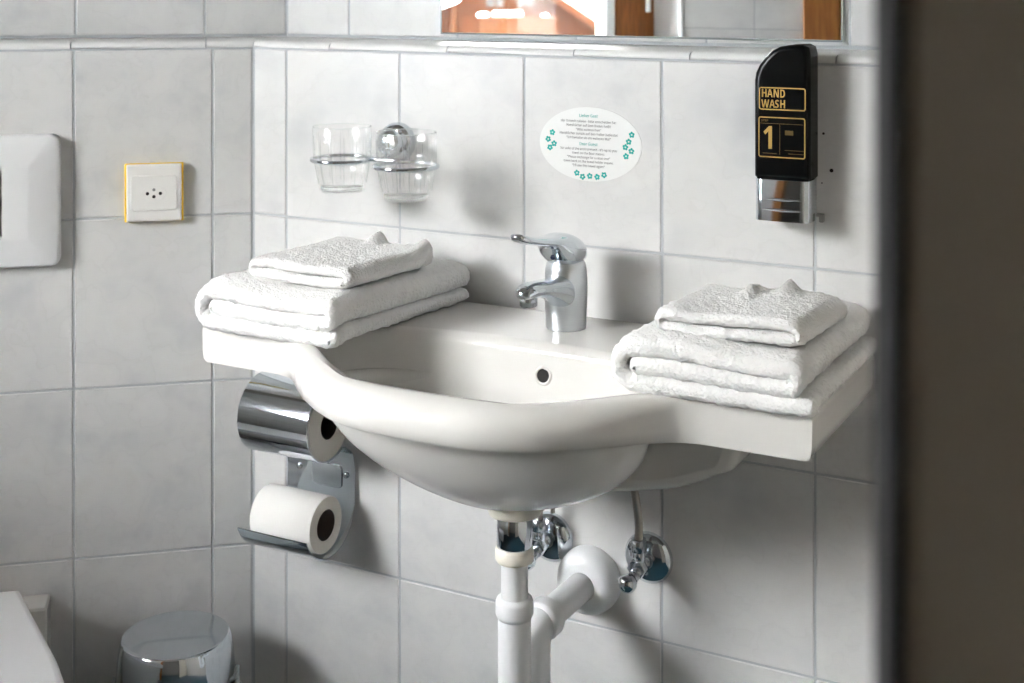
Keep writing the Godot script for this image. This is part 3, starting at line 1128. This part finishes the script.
func towels() -> void:
	# wide towels: the cloth spirals from the middle layer up and round to the bottom layer
	var base := DECK + 0.0028
	var y3 := base + 0.0095
	var y2 := y3 + 0.0186
	var y1 := y2 + 0.0186
	for side in 2:
		var a := 0.165 if side == 0 else 0.743
		var b := 0.340 if side == 0 else 0.914
		var e := 0.348 if side == 0 else 0.934
		var path := [Vector2(a + 0.004, y2), Vector2((a + b) / 2, y2 + 0.0005), Vector2(b, y2)]
		path.append_array(arc(b, (y1 + y2) / 2, 0.0093, -75, 75, 5))
		path.append_array([Vector2(b - 0.02, y1 + 0.0008), Vector2((a + b) / 2, y1 + 0.0012), Vector2(a + 0.01, y1)])
		path.append_array(arc(a, y2, 0.0186, 100, 260, 8))
		path.append_array([Vector2(a + 0.012, y3), Vector2((a + e) / 2, y3), Vector2(e, y3)])
		var n1 := 0.293 if side == 0 else 0.288
		var n0 := 0.010 if side == 0 else 0.012
		var warp := func(v: Vector3) -> Vector3:
			var sag := smoothstep(0.262, 0.297, v.z) * 0.007
			var dip := 0.004 * sin(v.x * 31.0 + v.z * 9.0) * (v.y - base) / 0.06
			var out := 0.006 * sin(v.z * 17.0 + side) * smoothstep(0.0, 0.05, v.y - base)
			var lean := 0.0
			if side == 0:
				lean = (0.293 - v.z) * 0.10 * smoothstep(0.28, 0.36, v.x)
			return Vector3(v.x + out * 0.4 + lean, v.y - sag + dip, v.z)
		var origin := on_r(0.25 if side == 0 else 0.84, DECK, 0.15)
		var local := func(v: Vector3) -> Vector3: return warp.call(v) - Vector3(0.25 if side == 0 else 0.84, DECK, 0.15)
		var label := "folded white bath towel lying on the basin shelf beside the tooth glasses" if side == 0 else "folded white bath towel lying on the basin shelf under the soap dispenser"
		var t := thing("bath_towel", label, "towel", origin, "folded bath towels on the washbasin")
		part(t, "folded_cloth", cloth(path, 0.0096, n0, n1, local, 0.0016, 3.0 + 40.0 * side), "terry")
	# small hand towels on top
	for side in 2:
		var yb := base + 0.0572
		var a := 0.203 if side == 0 else 0.767
		var b := 0.333 if side == 0 else 0.905
		var h := 0.0064
		var path := [Vector2(b + 0.004, yb + h), Vector2((a + b) / 2, yb + h), Vector2(a + 0.008, yb + h)]
		path.append_array(arc(a, yb + 2 * h, h + 0.0008, 255, 105, 6))
		path.append_array([Vector2(a + 0.012, yb + 3.2 * h), Vector2((a + b) / 2, yb + 3.3 * h), Vector2(b - 0.01, yb + 3.4 * h)])
		path.append_array([Vector2(b + 0.004, yb + 3.2 * h), Vector2(b + 0.0115, yb + 2.4 * h), Vector2(b + 0.012, yb + 1.5 * h)])
		var peaks := [[0.268, 0.088, 0.016], [0.342, 0.085, 0.013]] if side == 0 else [[0.822, 0.140, 0.010], [0.858, 0.122, 0.012]]
		var n0 := 0.078 if side == 0 else 0.110
		var n1 := 0.252 if side == 0 else 0.258
		var warp := func(v: Vector3) -> Vector3:
			var up := 0.0
			if v.y > yb + 2.6 * h:
				for p in peaks:
					up += p[2] * exp(-pow((v.x - p[0]) / 0.009, 2) - pow((v.z - p[1]) / 0.022, 2))
				up += 0.0012 * sin(v.x * 55.0 + v.z * 40.0) * smoothstep(0.25, 0.10, v.z)
			var skew := (0.252 - v.z) * (0.10 if side == 0 else 0.06)
			return Vector3(v.x + skew, v.y + up - smoothstep(0.235, 0.27, v.z) * 0.001 + 0.0015 * sin(v.x * 37.0), v.z)
		var o := Vector3(0.27 if side == 0 else 0.84, yb, 0.17)
		var local := func(v: Vector3) -> Vector3: return warp.call(v) - o
		var label := "small folded white hand towel on the bath towel beside the tooth glasses" if side == 0 else "small folded white hand towel on the bath towel under the soap dispenser"
		var t := thing("hand_towel", label, "towel", on_r(o.x, o.y, o.z), "small hand towels on the bath towels")
		part(t, "folded_cloth", cloth(path, h, n0, n1, local, 0.0014, 90.0 + 40.0 * side), "terry")


# ------------------------------------------------------------------ wall fittings

func cup_holder() -> void:
	var h := thing("tumbler_holder", "chrome double tumbler holder with ring arms on the tiled wall", "holder", on_r(0.262, 1.004, 0))
	var out := Basis(Vector3.RIGHT, PI / 2)
	var st := begin()
	lathe(st, [[0.0275, 0.0006], [0.0278, 0.006], [0.0262, 0.0125], [0.022, 0.0165], [0.012, 0.018], [0.0, 0.018]], 40, Transform3D(out, Vector3(0, 0.018, 0)))
	part(h, "rosette", st, "chrome")
	st = begin()
	lathe(st, [[0.011, 0.017], [0.0095, 0.022], [0.010, 0.030], [0.0165, 0.037], [0.0195, 0.044], [0.0185, 0.051], [0.013, 0.057], [0.0, 0.0595]], 36, Transform3D(out, Vector3(0.012, 0.022, 0)))
	part(h, "knob", st, "chrome")
	var cups := [Vector3(-0.0395, 0, 0.085), Vector3(0.0785, 0, 0.106)]
	st = begin()
	tube(st, PackedVector3Array([Vector3(0.012, 0.006, 0.02), Vector3(0.012, 0.002, 0.04), Vector3(0.012, 0.0, 0.068)]), PackedFloat32Array([0.0036]), 12)
	tube(st, PackedVector3Array([Vector3(-0.006, 0.0, 0.068), Vector3(0.058, 0.0, 0.069)]), PackedFloat32Array([0.0036]), 12)
	part(h, "arm", st, "chrome")
	for c in cups:
		st = begin()
		var ring := PackedVector3Array()
		var rad := PackedFloat32Array([0.0030])
		for k in 57:
			ring.append(c + Vector3(cos(TAU * k / 56.0), 0, sin(TAU * k / 56.0)) * 0.0418)
		tube(st, ring, rad, 12, false)
		part(h, "ring", st, "chrome")
	var k := 0
	for c in cups:
		var label := "clear tooth glass in the chrome ring next to the corner" if k == 0 else "clear tooth glass in the chrome ring in front of the rosette"
		var g := thing("tooth_glass", label, "glass", on_r(0.262 + c.x, 1.004 - 0.044, c.z), "tooth glasses in the chrome holder")
		st = begin()
		var rows := []
		for p in [[0.0, 0.006], [0.024, 0.006], [0.0295, 0.0], [0.0315, 0.002], [0.0322, 0.008], [0.0355, 0.030], [0.0392, 0.0445], [0.0402, 0.062], [0.0406, 0.0885], [0.0398, 0.0895], [0.0388, 0.0885], [0.0382, 0.062], [0.0372, 0.0445], [0.0335, 0.030], [0.0300, 0.010], [0.0, 0.0095]]:
			var row := PackedVector3Array()
			for j in 60:
				var a := TAU * j / 60.0
				var flute := 1.0 + 0.012 * cos(a * 10.0) * (1.0 if p[1] > 0.012 and p[1] < 0.08 else 0.3)
				row.append(Vector3(cos(a) * p[0] * flute, p[1], sin(a) * p[0] * flute))
			rows.append(row)
		sheet(st, rows, true)
		part(g, "tumbler_wall", st, "tumbler")
		st = begin()
		var lip := PackedVector3Array()
		for q in 61:
			lip.append(Vector3(cos(TAU * q / 60.0) * 0.0397, 0.0895, sin(TAU * q / 60.0) * 0.0397))
		tube(st, lip, PackedFloat32Array([0.0009]), 8, false)
		part(g, "rim", st, "solid_glass")
		st = begin()
		lathe(st, [[0.0, 0.0012], [0.026, 0.0012], [0.0296, 0.0030], [0.0298, 0.0072], [0.027, 0.0092], [0.0, 0.0092]], 40)
		part(g, "thick_base", st, "solid_glass")
		st = begin()
		for q in 14:
			var a := TAU * q / 14.0
			var away := Vector3(cos(a), 0, sin(a))
			tube(st, PackedVector3Array([away * 0.0333 + Vector3(0, 0.012, 0), away * 0.0364 + Vector3(0, 0.030, 0), away * 0.0392 + Vector3(0, 0.0445, 0), away * 0.0401 + Vector3(0, 0.078, 0)]), PackedFloat32Array([0.0006, 0.0007, 0.0008, 0.0003]), 6)
		part(g, "fluting", st, "solid_glass")
		k += 1


func text(parent: Node3D, called: String, words: String, width: float, center: Vector3, material: String, font_name := "Droid Sans", bold := 400, height := 0.0) -> void:
	var font := SystemFont.new()
	font.font_names = PackedStringArray([font_name])
	font.font_weight = bold
	var t := TextMesh.new()
	t.text = words
	t.font = font
	t.font_size = 32
	t.depth = 0.01
	t.curve_step = 2.0
	t.pixel_size = 0.01
	var size := t.get_aabb().size
	var o := part_mesh(parent, called, t, material)
	var k := width / size.x
	var ky := height / size.y if height > 0.0 else k
	o.transform = Transform3D(Basis.from_scale(Vector3(k, ky, 0.02)), center)


func dispenser() -> void:
	# outline measured on the front face, which stands 45 mm off the wall
	var d := thing("soap_dispenser", "black hand wash dispenser with gold print and chrome base on the wall", "soap dispenser", on_r(0.838, 0.962, 0.0))
	var x0 := -0.0385
	var x1 := 0.0305
	var y0 := 0.049
	var pts := [Vector2(x0 + 0.003, y0), Vector2(x1 - 0.003, y0), Vector2(x1, y0 + 0.003), Vector2(x1, 0.10), Vector2(x1, 0.200), Vector2(x1 - 0.002, 0.209), Vector2(x1 - 0.009, 0.2125), Vector2(0.006, 0.2118), Vector2(-0.007, 0.2095), Vector2(-0.0165, 0.2045), Vector2(-0.025, 0.1965), Vector2(-0.0325, 0.187), Vector2(-0.037, 0.1775), Vector2(x0, 0.168), Vector2(x0, 0.10), Vector2(x0, y0 + 0.003)]
	var outline := PackedVector2Array()
	for p in pts:
		outline.append(p)
	var st := begin()
	plate(st, outline, 0.010, 0.046, 0.007, 5)
	var bottle := part(d, "bottle", st, "bottle_black")
	st = begin()
	plate(st, rounded_rect(0.068, 0.0385, 0.011, 7, -0.004, -0.0285), -0.0005, 0.0495, 0.0008, 2)
	part(d, "push_base", st, "chrome", Transform3D(Basis(Vector3.RIGHT, -PI / 2), Vector3.ZERO))
	for y in [0.0125, 0.025]:
		st = begin()
		var rows := PackedVector3Array()
		var rad := PackedFloat32Array()
		for k in 13:
			var u := k / 12.0
			rows.append(Vector3(lerpf(-0.027, 0.021, u), y + 0.0008, 0.0472))
			rad.append(0.0006 + 0.0014 * sin(PI * clampf(u * 1.0, 0.02, 0.98)))
		tube(st, rows, rad, 10)
		part(d, "grip_ridge", st, "chrome")
	st = begin()
	box(st, Vector3(0, 0.10, 0.0055), Vector3(0.044, 0.17, 0.009), 0.002)
	part(d, "mounting_plate", st, "plastic_grey")
	st = begin()
	box(st, Vector3(0.0338, 0.0005, 0.004), Vector3(0.0056, 0.0105, 0.007), 0.001)
	box(st, Vector3(0.030, 0.004, 0.004), Vector3(0.006, 0.004, 0.006), 0.0008)
	part(d, "bracket_tab", st, "switch_grey", Transform3D.IDENTITY, "small grey bracket tab")
	# gold print
	var zf := 0.0462
	var up := 0.0108
	frame_print(bottle, -0.0028, 0.1360 + up, 0.0575, 0.0275, zf)
	frame_print(bottle, -0.0034, 0.0895 + up, 0.0578, 0.0490, zf)
	text(bottle, "print_line", "HAND", 0.0285, Vector3(-0.0140, 0.1423 + up, zf), "gold", "Droid Sans", 700, 0.0098)
	text(bottle, "print_line", "WASH", 0.0295, Vector3(-0.0137, 0.1296 + up, zf), "gold", "Droid Sans", 700, 0.0098)
	text(bottle, "print_numeral", "1", 0.0105, Vector3(-0.0190, 0.0885 + up, zf), "gold", "Droid Sans", 700, 0.0275)
	text(bottle, "print_line", "STEP", 0.0085, Vector3(-0.0245, 0.1093 + up, zf), "gold_dim", "Droid Sans", 700, 0.0026)
	for q in [[-0.0034, 0.1060, 0.053, 0.0005], [0.0145, 0.0705, 0.020, 0.0006], [0.0125, 0.0745, 0.024, 0.0006], [-0.0185, 0.0700, 0.017, 0.0007], [0.0055, 0.0955, 0.010, 0.0055]]:
		st = begin()
		box(st, Vector3(q[0], q[1] + up, zf), Vector3(q[2], q[3], 0.0004))
		part(bottle, "print_bar", st, "gold_dim")
	st = begin()
	box(st, Vector3(-0.0058, 0.087 + up, zf), Vector3(0.0005, 0.036, 0.0004))
	part(bottle, "print_bar", st, "gold_dim")


func frame_print(parent: Node3D, cx: float, cy: float, w: float, h: float, z: float) -> void:
	var a := rounded_rect(w, h, 0.0028, 4, cx, cy)
	var b := rounded_rect(w - 0.0028, h - 0.0028, 0.0016, 4, cx, cy)
	var st := begin()
	var ra := PackedVector3Array()
	var rb := PackedVector3Array()
	for i in a.size():
		ra.append(Vector3(a[i].x, a[i].y, z + 0.0002))
		rb.append(Vector3(b[i].x, b[i].y, z + 0.0002))
	sheet(st, [ra, rb], true, true)
	part(parent, "print_frame", st, "gold")


func sticker() -> void:
	var c := thing("guest_notice", "oval white guest notice with turquoise flowers stuck on the tiles", "sticker", on_r(0.5605, 1.0345, 0.0003))
	var st := begin()
	plate(st, oval(0.0742, 0.0492, 72), 0.0, 0.0004)
	var face := part(c, "label_sheet", st, "sticker")
	var z := 0.00065
	var lines := [
		["Lieber Gast", 0.0265, 0.0375, "turquoise"],
		["der Umwelt zuliebe - bitte entscheiden Sie:", 0.080, 0.0300, "ink"],
		["Handtücher auf dem Boden heißt", 0.064, 0.0245, "ink"],
		["\"Bitte austauschen\"", 0.036, 0.0190, "ink"],
		["Handtücher zurück auf den Halter bedeutet", 0.084, 0.0135, "ink"],
		["\"Ich benutze sie ein weiteres Mal\"", 0.064, 0.0080, "ink"],
		["Dear Guest", 0.0260, 0.0000, "turquoise"],
		["for sake of the environment - it's up to you", 0.082, -0.0068, "ink"],
		["towel on the floor means:", 0.047, -0.0123, "ink"],
		["\"Please exchange for a clean one\"", 0.062, -0.0178, "ink"],
		["towel back on the towel holder means:", 0.072, -0.0233, "ink"],
		["\"I'll use this towel again\"", 0.047, -0.0288, "ink"],
	]
	for l in lines:
		text(face, "print_line", l[0], l[1], Vector3(-0.002, l[2], z), l[3], "Droid Sans", 400)
	var fl := begin()
	for k in 5:
		var a := TAU * k / 5.0 + 0.3
		for j in 10:
			var b0 := TAU * j / 10.0
			var b1 := TAU * (j + 1) / 10.0
			var m := Vector3(cos(a), sin(a), 0) * 0.0026
			tri(fl, m, m + Vector3(cos(b1), sin(b1), 0) * 0.0017, m + Vector3(cos(b0), sin(b0), 0) * 0.0017)
	var flower := shape(fl)
	for p in [[147, 262], [121, 305], [158, 333], [132, 358], [632, 275], [614, 318], [594, 352], [630, 376], [598, 408], [300, 517], [335, 540], [379, 535], [424, 540], [466, 527]]:
		var q := Vector3((p[0] - 379.0) * 0.0002375, -(p[1] - 336.0 - (p[0] - 379.0) * 0.05) * 0.000211, z)
		part_mesh(face, "flower", flower, "turquoise", Transform3D(Basis(Vector3(0, 0, 1), p[0] * 0.7), q))


func mirror() -> void:
	var m := thing("wall_mirror", "frameless wall mirror above the ledge reflecting the window", "mirror", on_r(0.5475, LEDGE + 0.0094, -0.159))
	var w := 0.62
	var h := 0.95
	var st := begin()
	box(st, Vector3(0, h / 2, 0.002), Vector3(w, h, 0.004))
	part(m, "backing", st, "mirror_edge")
	st = begin()
	flat(st)
	var z := 0.0052
	quad(st, Vector3(-w / 2 + 0.003, 0.003, z), Vector3(-w / 2 + 0.003, h - 0.003, z), Vector3(w / 2 - 0.003, h - 0.003, z), Vector3(w / 2 - 0.003, 0.003, z))
	part(m, "silvered_glass", st, "mirror")
	st = begin()
	flat(st)
	var o := [Vector3(-w / 2, 0, 0.004), Vector3(w / 2, 0, 0.004), Vector3(w / 2, h, 0.004), Vector3(-w / 2, h, 0.004)]
	var i := [Vector3(-w / 2 + 0.003, 0.003, z), Vector3(w / 2 - 0.003, 0.003, z), Vector3(w / 2 - 0.003, h - 0.003, z), Vector3(-w / 2 + 0.003, h - 0.003, z)]
	for k in 4:
		quad(st, o[k], i[k], i[(k + 1) % 4], o[(k + 1) % 4])
	part(m, "bevelled_edge", st, "mirror_edge")


func paper_holder() -> void:
	var s0 := 0.070
	var s1 := 0.190
	var yc := 0.630
	var yl := 0.494
	var nc := 0.068
	var r := 0.055
	var h := thing("paper_holder", "bent chrome sheet holder for two toilet rolls under the washbasin", "roll holder", on_r((s0 + s1) / 2, 0.43, 0))
	var path := []
	path.append_array(arc(nc, yc, r, 168, -126, 26))
	var down := [path[-1], Vector2(0.0235, 0.5790), Vector2(0.0115, 0.5680), Vector2(0.0065, 0.545), Vector2(0.0062, 0.52), Vector2(0.0065, 0.505)]
	path.append_array(curve(down, 5).slice(1))
	path.append_array(arc(nc - 0.0015, yl + 0.006, r + 0.005, 184, 336, 18))
	# the folded front lip
	path.append(path[-1] + Vector2(0.0012, 0.003))
	var w := (s1 - s0) / 2
	var st := begin()
	var half := 0.0007
	var a := PackedVector3Array()
	var b := PackedVector3Array()
	var a2 := PackedVector3Array()
	var b2 := PackedVector3Array()
	for i in path.size():
		var t: Vector2 = (path[mini(i + 1, path.size() - 1)] - path[maxi(i - 1, 0)]).normalized()
		var p: Vector2 = path[i] + Vector2(-t.y, t.x) * half
		var q: Vector2 = path[i] - Vector2(-t.y, t.x) * half
		a.append(Vector3(-w, p.y - 0.43, p.x)); b.append(Vector3(w, p.y - 0.43, p.x))
		a2.append(Vector3(-w, q.y - 0.43, q.x)); b2.append(Vector3(w, q.y - 0.43, q.x))
	sheet(st, [a, b])
	crease(st)
	sheet(st, [a2, b2], false, true)
	crease(st)
	sheet(st, [a, a2], false, true)
	crease(st)
	sheet(st, [b, b2])
	var bent := part(h, "bent_sheet", st, "chrome")
	st = begin()
	plate(st, rounded_rect(0.052, 0.034, 0.006, 5, 0.012, 0.10), 0.0074, 0.0092, 0.0012, 3)
	part(bent, "raised_plate", st, "satin_chrome")
	for x in [-0.038, 0.045]:
		st = begin()
		lathe(st, [[0.0048, 0.0], [0.0046, 0.0014], [0.0035, 0.0024], [0.0, 0.0027]], 18, Transform3D(Basis(Vector3.RIGHT, PI / 2), Vector3(x, 0.104, 0.0070)))
		part(bent, "screw", st, "satin_chrome")
	# wire the rolls sit on
	roll(on_r(0.0, yc - 0.004, nc), 0.084, 0.1885, 0.0495, 0.0200, "full toilet roll under the curved chrome cover")
	roll(on_r(0.0, 0.4815, 0.0625), 0.074, 0.179, 0.0395, 0.0213, "partly used toilet roll lying in the open chrome tray")


func roll(frame: Transform3D, x0: float, x1: float, r: float, rh: float, label: String) -> void:
	var t := thing("toilet_roll", label, "toilet roll", frame * at((x0 + x1) / 2, 0, 0))
	var ax := Transform3D(Basis(Vector3(0, 0, 1), -PI / 2), Vector3.ZERO)   # y axis -> +x
	var w := (x1 - x0) / 2
	var st := begin()
	lathe(st, [[r - 0.0012, -w], [r, -w + 0.0012], [r + 0.0002, 0.0], [r, w - 0.0012], [r - 0.0012, w]], 56, ax)
	part(t, "paper_winding", st, "paper")
	for e in [-1.0, 1.0]:
		st = begin()
		var rows := []
		for k in 15:
			var rr := lerpf(rh, r - 0.001, k / 14.0)
			var row := PackedVector3Array()
			for j in 56:
				row.append(ax * Vector3(cos(TAU * j / 56.0) * rr, e * (w - 0.0004 * (k % 2)), sin(TAU * j / 56.0) * rr))
			rows.append(row)
		sheet(st, rows, true, e > 0.0)
		part(t, "paper_edge", st, "paper_end")
	st = begin()
	lathe(st, [[rh, -w], [rh, w]], 36, ax)
	crease(st)
	lathe(st, [[rh - 0.0012, w], [rh - 0.0012, -w]], 36, ax)
	part(t, "cardboard_tube", st, "card")


func socket() -> void:
	var s := thing("power_socket", "white power socket with yellow surround on the toilet wall", "socket", on_l(-0.145, 0.9365, 0.0))
	var st := begin()
	plate(st, rounded_rect(0.0850, 0.0860, 0.001, 2), 0.0006, 0.0085, 0.0006, 1)
	part(s, "yellow_surround", st, "yellow")
	st = begin()
	plate(st, rounded_rect(0.0795, 0.0850, 0.0022, 3), 0.0085, 0.0135, 0.003, 4)
	part(s, "cover_plate", st, "switch_white")
	st = begin()
	plate(st, rounded_rect(0.0665, 0.0525, 0.0055, 5), 0.0130, 0.0160, 0.0014, 3)
	var insert := part(s, "insert", st, "switch_white")
	# shallow oval well with its contact holes
	st = begin()
	var rows := []
	for l in [[1.10, 0.0159], [1.04, 0.0167], [0.97, 0.0163], [0.90, 0.0150]]:
		var row := PackedVector3Array()
		for p in hexa(0.0178 * l[0], 0.0100 * l[0]):
			row.append(Vector3(p.x, p.y, l[1]))
		rows.append(row)
	sheet(st, rows, true, true)
	part(insert, "well_rim", st, "switch_white")
	st = begin()
	plate(st, hexa(0.0168, 0.0094), 0.0130, 0.01605)
	part(insert, "well_floor", st, "switch_white")
	for q in [[-0.0093, -0.0005, 0.0025, "hole"], [0.0093, -0.0005, 0.0025, "hole"], [0.0, -0.0052, 0.0025, "hole"], [0.0, 0.0050, 0.0023, "switch_grey"]]:
		st = begin()
		cyl(st, q[2], 0.0, 0.0163, 16, Transform3D(Basis(Vector3.RIGHT, PI / 2), Vector3(q[0], q[1], 0)))
		part(insert, "contact_hole", st, q[3])


func hexa(w: float, h: float) -> PackedVector2Array:
	var c := [Vector2(w, 0), Vector2(w * 0.62, h), Vector2(-w * 0.62, h), Vector2(-w, 0), Vector2(-w * 0.62, -h), Vector2(w * 0.62, -h)]
	var out := PackedVector2Array()
	for i in 6:
		var a: Vector2 = c[(i + 5) % 6]
		var b: Vector2 = c[i]
		var d: Vector2 = c[(i + 1) % 6]
		var p := b.lerp(a, 0.3)
		var q := b.lerp(d, 0.3)
		for k in 5:
			var t := k / 4.0
			out.append(p.lerp(b, t).lerp(b.lerp(q, t), t))
	return out


func flush_plate() -> void:
	var f := thing("flush_plate", "white flush plate with sloping borders on the wall above the toilet", "flush plate", on_l(-0.4035, 0.9305, 0.0))
	var w := 0.2520
	var h := 0.1925
	var st := begin()
	var rows := []
	for l in [[0.0, 0.001], [0.0, 0.013], [0.0007, 0.0155], [0.0022, 0.0172], [0.0045, 0.0183], [0.020, 0.0220], [0.040, 0.0262], [0.0425, 0.0266], [0.045, 0.0267]]:
		var row := PackedVector3Array()
		for p in rounded_rect(w - l[0] * 2, h - l[0] * 2, maxf(0.014 - l[0] * 0.28, 0.002), 6):
			row.append(Vector3(p.x, p.y, l[1]))
		rows.append(row)
	sheet(st, rows, true, true)
	part(f, "plate_body", st, "plastic_white")
	# the face leaves a real well for the two buttons
	var fx := w / 2 - 0.0445
	var fy := h / 2 - 0.0445
	var gx := w / 2 - 0.0795
	var gy := h / 2 - 0.0475
	st = begin()
	for q in [[-fx, -gx, -fy, fy], [gx, fx, -fy, fy], [-gx, gx, gy, fy], [-gx, gx, -fy, -gy]]:
		box(st, Vector3((q[0] + q[1]) / 2, (q[2] + q[3]) / 2, 0.0180), Vector3(q[1] - q[0], q[3] - q[2], 0.0176))
	box(st, Vector3(0, 0, 0.005), Vector3(gx * 2, gy * 2, 0.004))
	part(f, "plate_face", st, "plastic_white")
	for x in [-0.0216, 0.0216]:
		st = begin()
		plate(st, rounded_rect(0.0415, h - 0.1005, 0.003, 4, x), 0.0120, 0.0290, 0.0012, 3)
		part(f, "button", st, "plastic_white")


func toilet_outline(grow: float, back: float, front: float, hw: float, segs := 40) -> PackedVector2Array:
	# x across, y = distance from the wall; a D that widens from the hinge and rounds off in front
	var ctl := [Vector2(-hw * 0.53, back), Vector2(-hw * 0.665, back + 0.08), Vector2(-hw * 0.815, back + 0.166), Vector2(-hw * 0.935, back + 0.24), Vector2(-hw, back + 0.31), Vector2(-hw * 0.91, front - 0.095), Vector2(-hw * 0.52, front - 0.02), Vector2(0, front), Vector2(hw * 0.52, front - 0.02), Vector2(hw * 0.91, front - 0.095), Vector2(hw, back + 0.31), Vector2(hw * 0.935, back + 0.24), Vector2(hw * 0.815, back + 0.166), Vector2(hw * 0.665, back + 0.08), Vector2(hw * 0.53, back)]
	var out := PackedVector2Array()
	var mid := Vector2(0, (back + front) / 2)
	for p in curve(ctl, 6):
		out.append(p + (p - mid).normalized() * grow)
	return out


func toilet() -> void:
	var t := thing("toilet", "wall hung white toilet with closed lid below the flush plate", "toilet", on_l(-0.425, 0.0, 0.0))
	var st := begin()
	var rows := []
	for l in [[0.345, 0.0], [0.335, 0.002], [0.30, -0.004], [0.24, -0.025], [0.18, -0.055], [0.13, -0.09], [0.10, -0.12]]:
		var row := PackedVector3Array()
		for p in toilet_outline(l[1], 0.03, 0.55, 0.175):
			row.append(Vector3(p.x, l[0], maxf(p.y, 0.001)))
		rows.append(row)
	sheet(st, rows, true, true)
	var top := PackedVector2Array()
	for p in rows[0]:
		top.append(Vector2(p.x, p.z))
	var idx := Geometry2D.triangulate_polygon(top)
	crease(st)
	for k in range(0, idx.size(), 3):
		tri(st, rows[0][idx[k]], rows[0][idx[k + 1]], rows[0][idx[k + 2]])
	part(t, "bowl", st, "ceramic")
	st = begin()
	box(st, Vector3(0.0, 0.215, 0.0265), Vector3(0.266, 0.275, 0.051), 0.003)
	part(t, "rear_block", st, "ceramic")
	for q in [["seat", 0.348, 0.368, 0.0, 0.006], ["lid", 0.369, 0.400, 0.002, 0.012]]:
		st = begin()
		var o := toilet_outline(q[3], 0.088, 0.57, 0.190)
		var flip := PackedVector2Array()
		for p in o:
			flip.append(Vector2(p.x, -p.y))
		flip.reverse()
		if Geometry2D.is_polygon_clockwise(flip):
			flip.reverse()
		plate(st, flip, q[1], q[2], q[4], 4)
		part(t, q[0], st, "plastic_white", Transform3D(Basis(Vector3.RIGHT, -PI / 2), Vector3.ZERO))
	for x in [-0.07, 0.07]:
		st = begin()
		cyl(st, 0.011, 0.345, 0.385, 18, at(x, 0, 0.085), 0.002)
		part(t, "hinge", st, "plastic_white")


func bin() -> void:
	var b := thing("pedal_bin", "round chrome pedal bin with plastic liner in the corner", "bin", on_l(-0.111, 0.0, 0.122))
	var st := begin()
	lathe(st, [[0.070, 0.0], [0.078, 0.004], [0.0795, 0.02], [0.0805, 0.15], [0.0808, 0.245], [0.0798, 0.252]], 56)
	part(b, "body", st, "chrome")
	st = begin()
	lathe(st, [[0.079, 0.0], [0.080, 0.012]], 48)
	part(b, "base_ring", st, "plastic_grey")
	st = begin()
	lathe(st, [[0.0815, 0.254], [0.0822, 0.258], [0.0818, 0.285], [0.0802, 0.305], [0.0778, 0.319], [0.0752, 0.3265], [0.0735, 0.3292], [0.0720, 0.3296], [0.069, 0.3293], [0.045, 0.3302], [0.02, 0.3307], [0.0, 0.3308]], 64)
	part(b, "lid", st, "chrome")
	st = begin()
	box(st, Vector3(0.0, 0.02, 0.09), Vector3(0.05, 0.008, 0.05), 0.003)
	part(b, "pedal", st, "plastic_grey")
	st = begin()
	var rows := []
	for l in [[0.0826, 0.262], [0.086, 0.268], [0.0895, 0.262], [0.0890, 0.245], [0.088, 0.22], [0.087, 0.19]]:
		var row := PackedVector3Array()
		for j in 90:
			var a := TAU * j / 90.0
			var w := noise_b.get_noise_3d(cos(a) * 6.0, l[1] * 40.0, sin(a) * 6.0) * 0.006 + sin(a * 23.0) * 0.0015
			row.append(Vector3(cos(a) * (l[0] + maxf(w, -0.004)), l[1] + w * 0.8, sin(a) * (l[0] + maxf(w, -0.004))))
		rows.append(row)
	sheet(st, rows, true, true)
	part(b, "liner_bag", st, "bag")
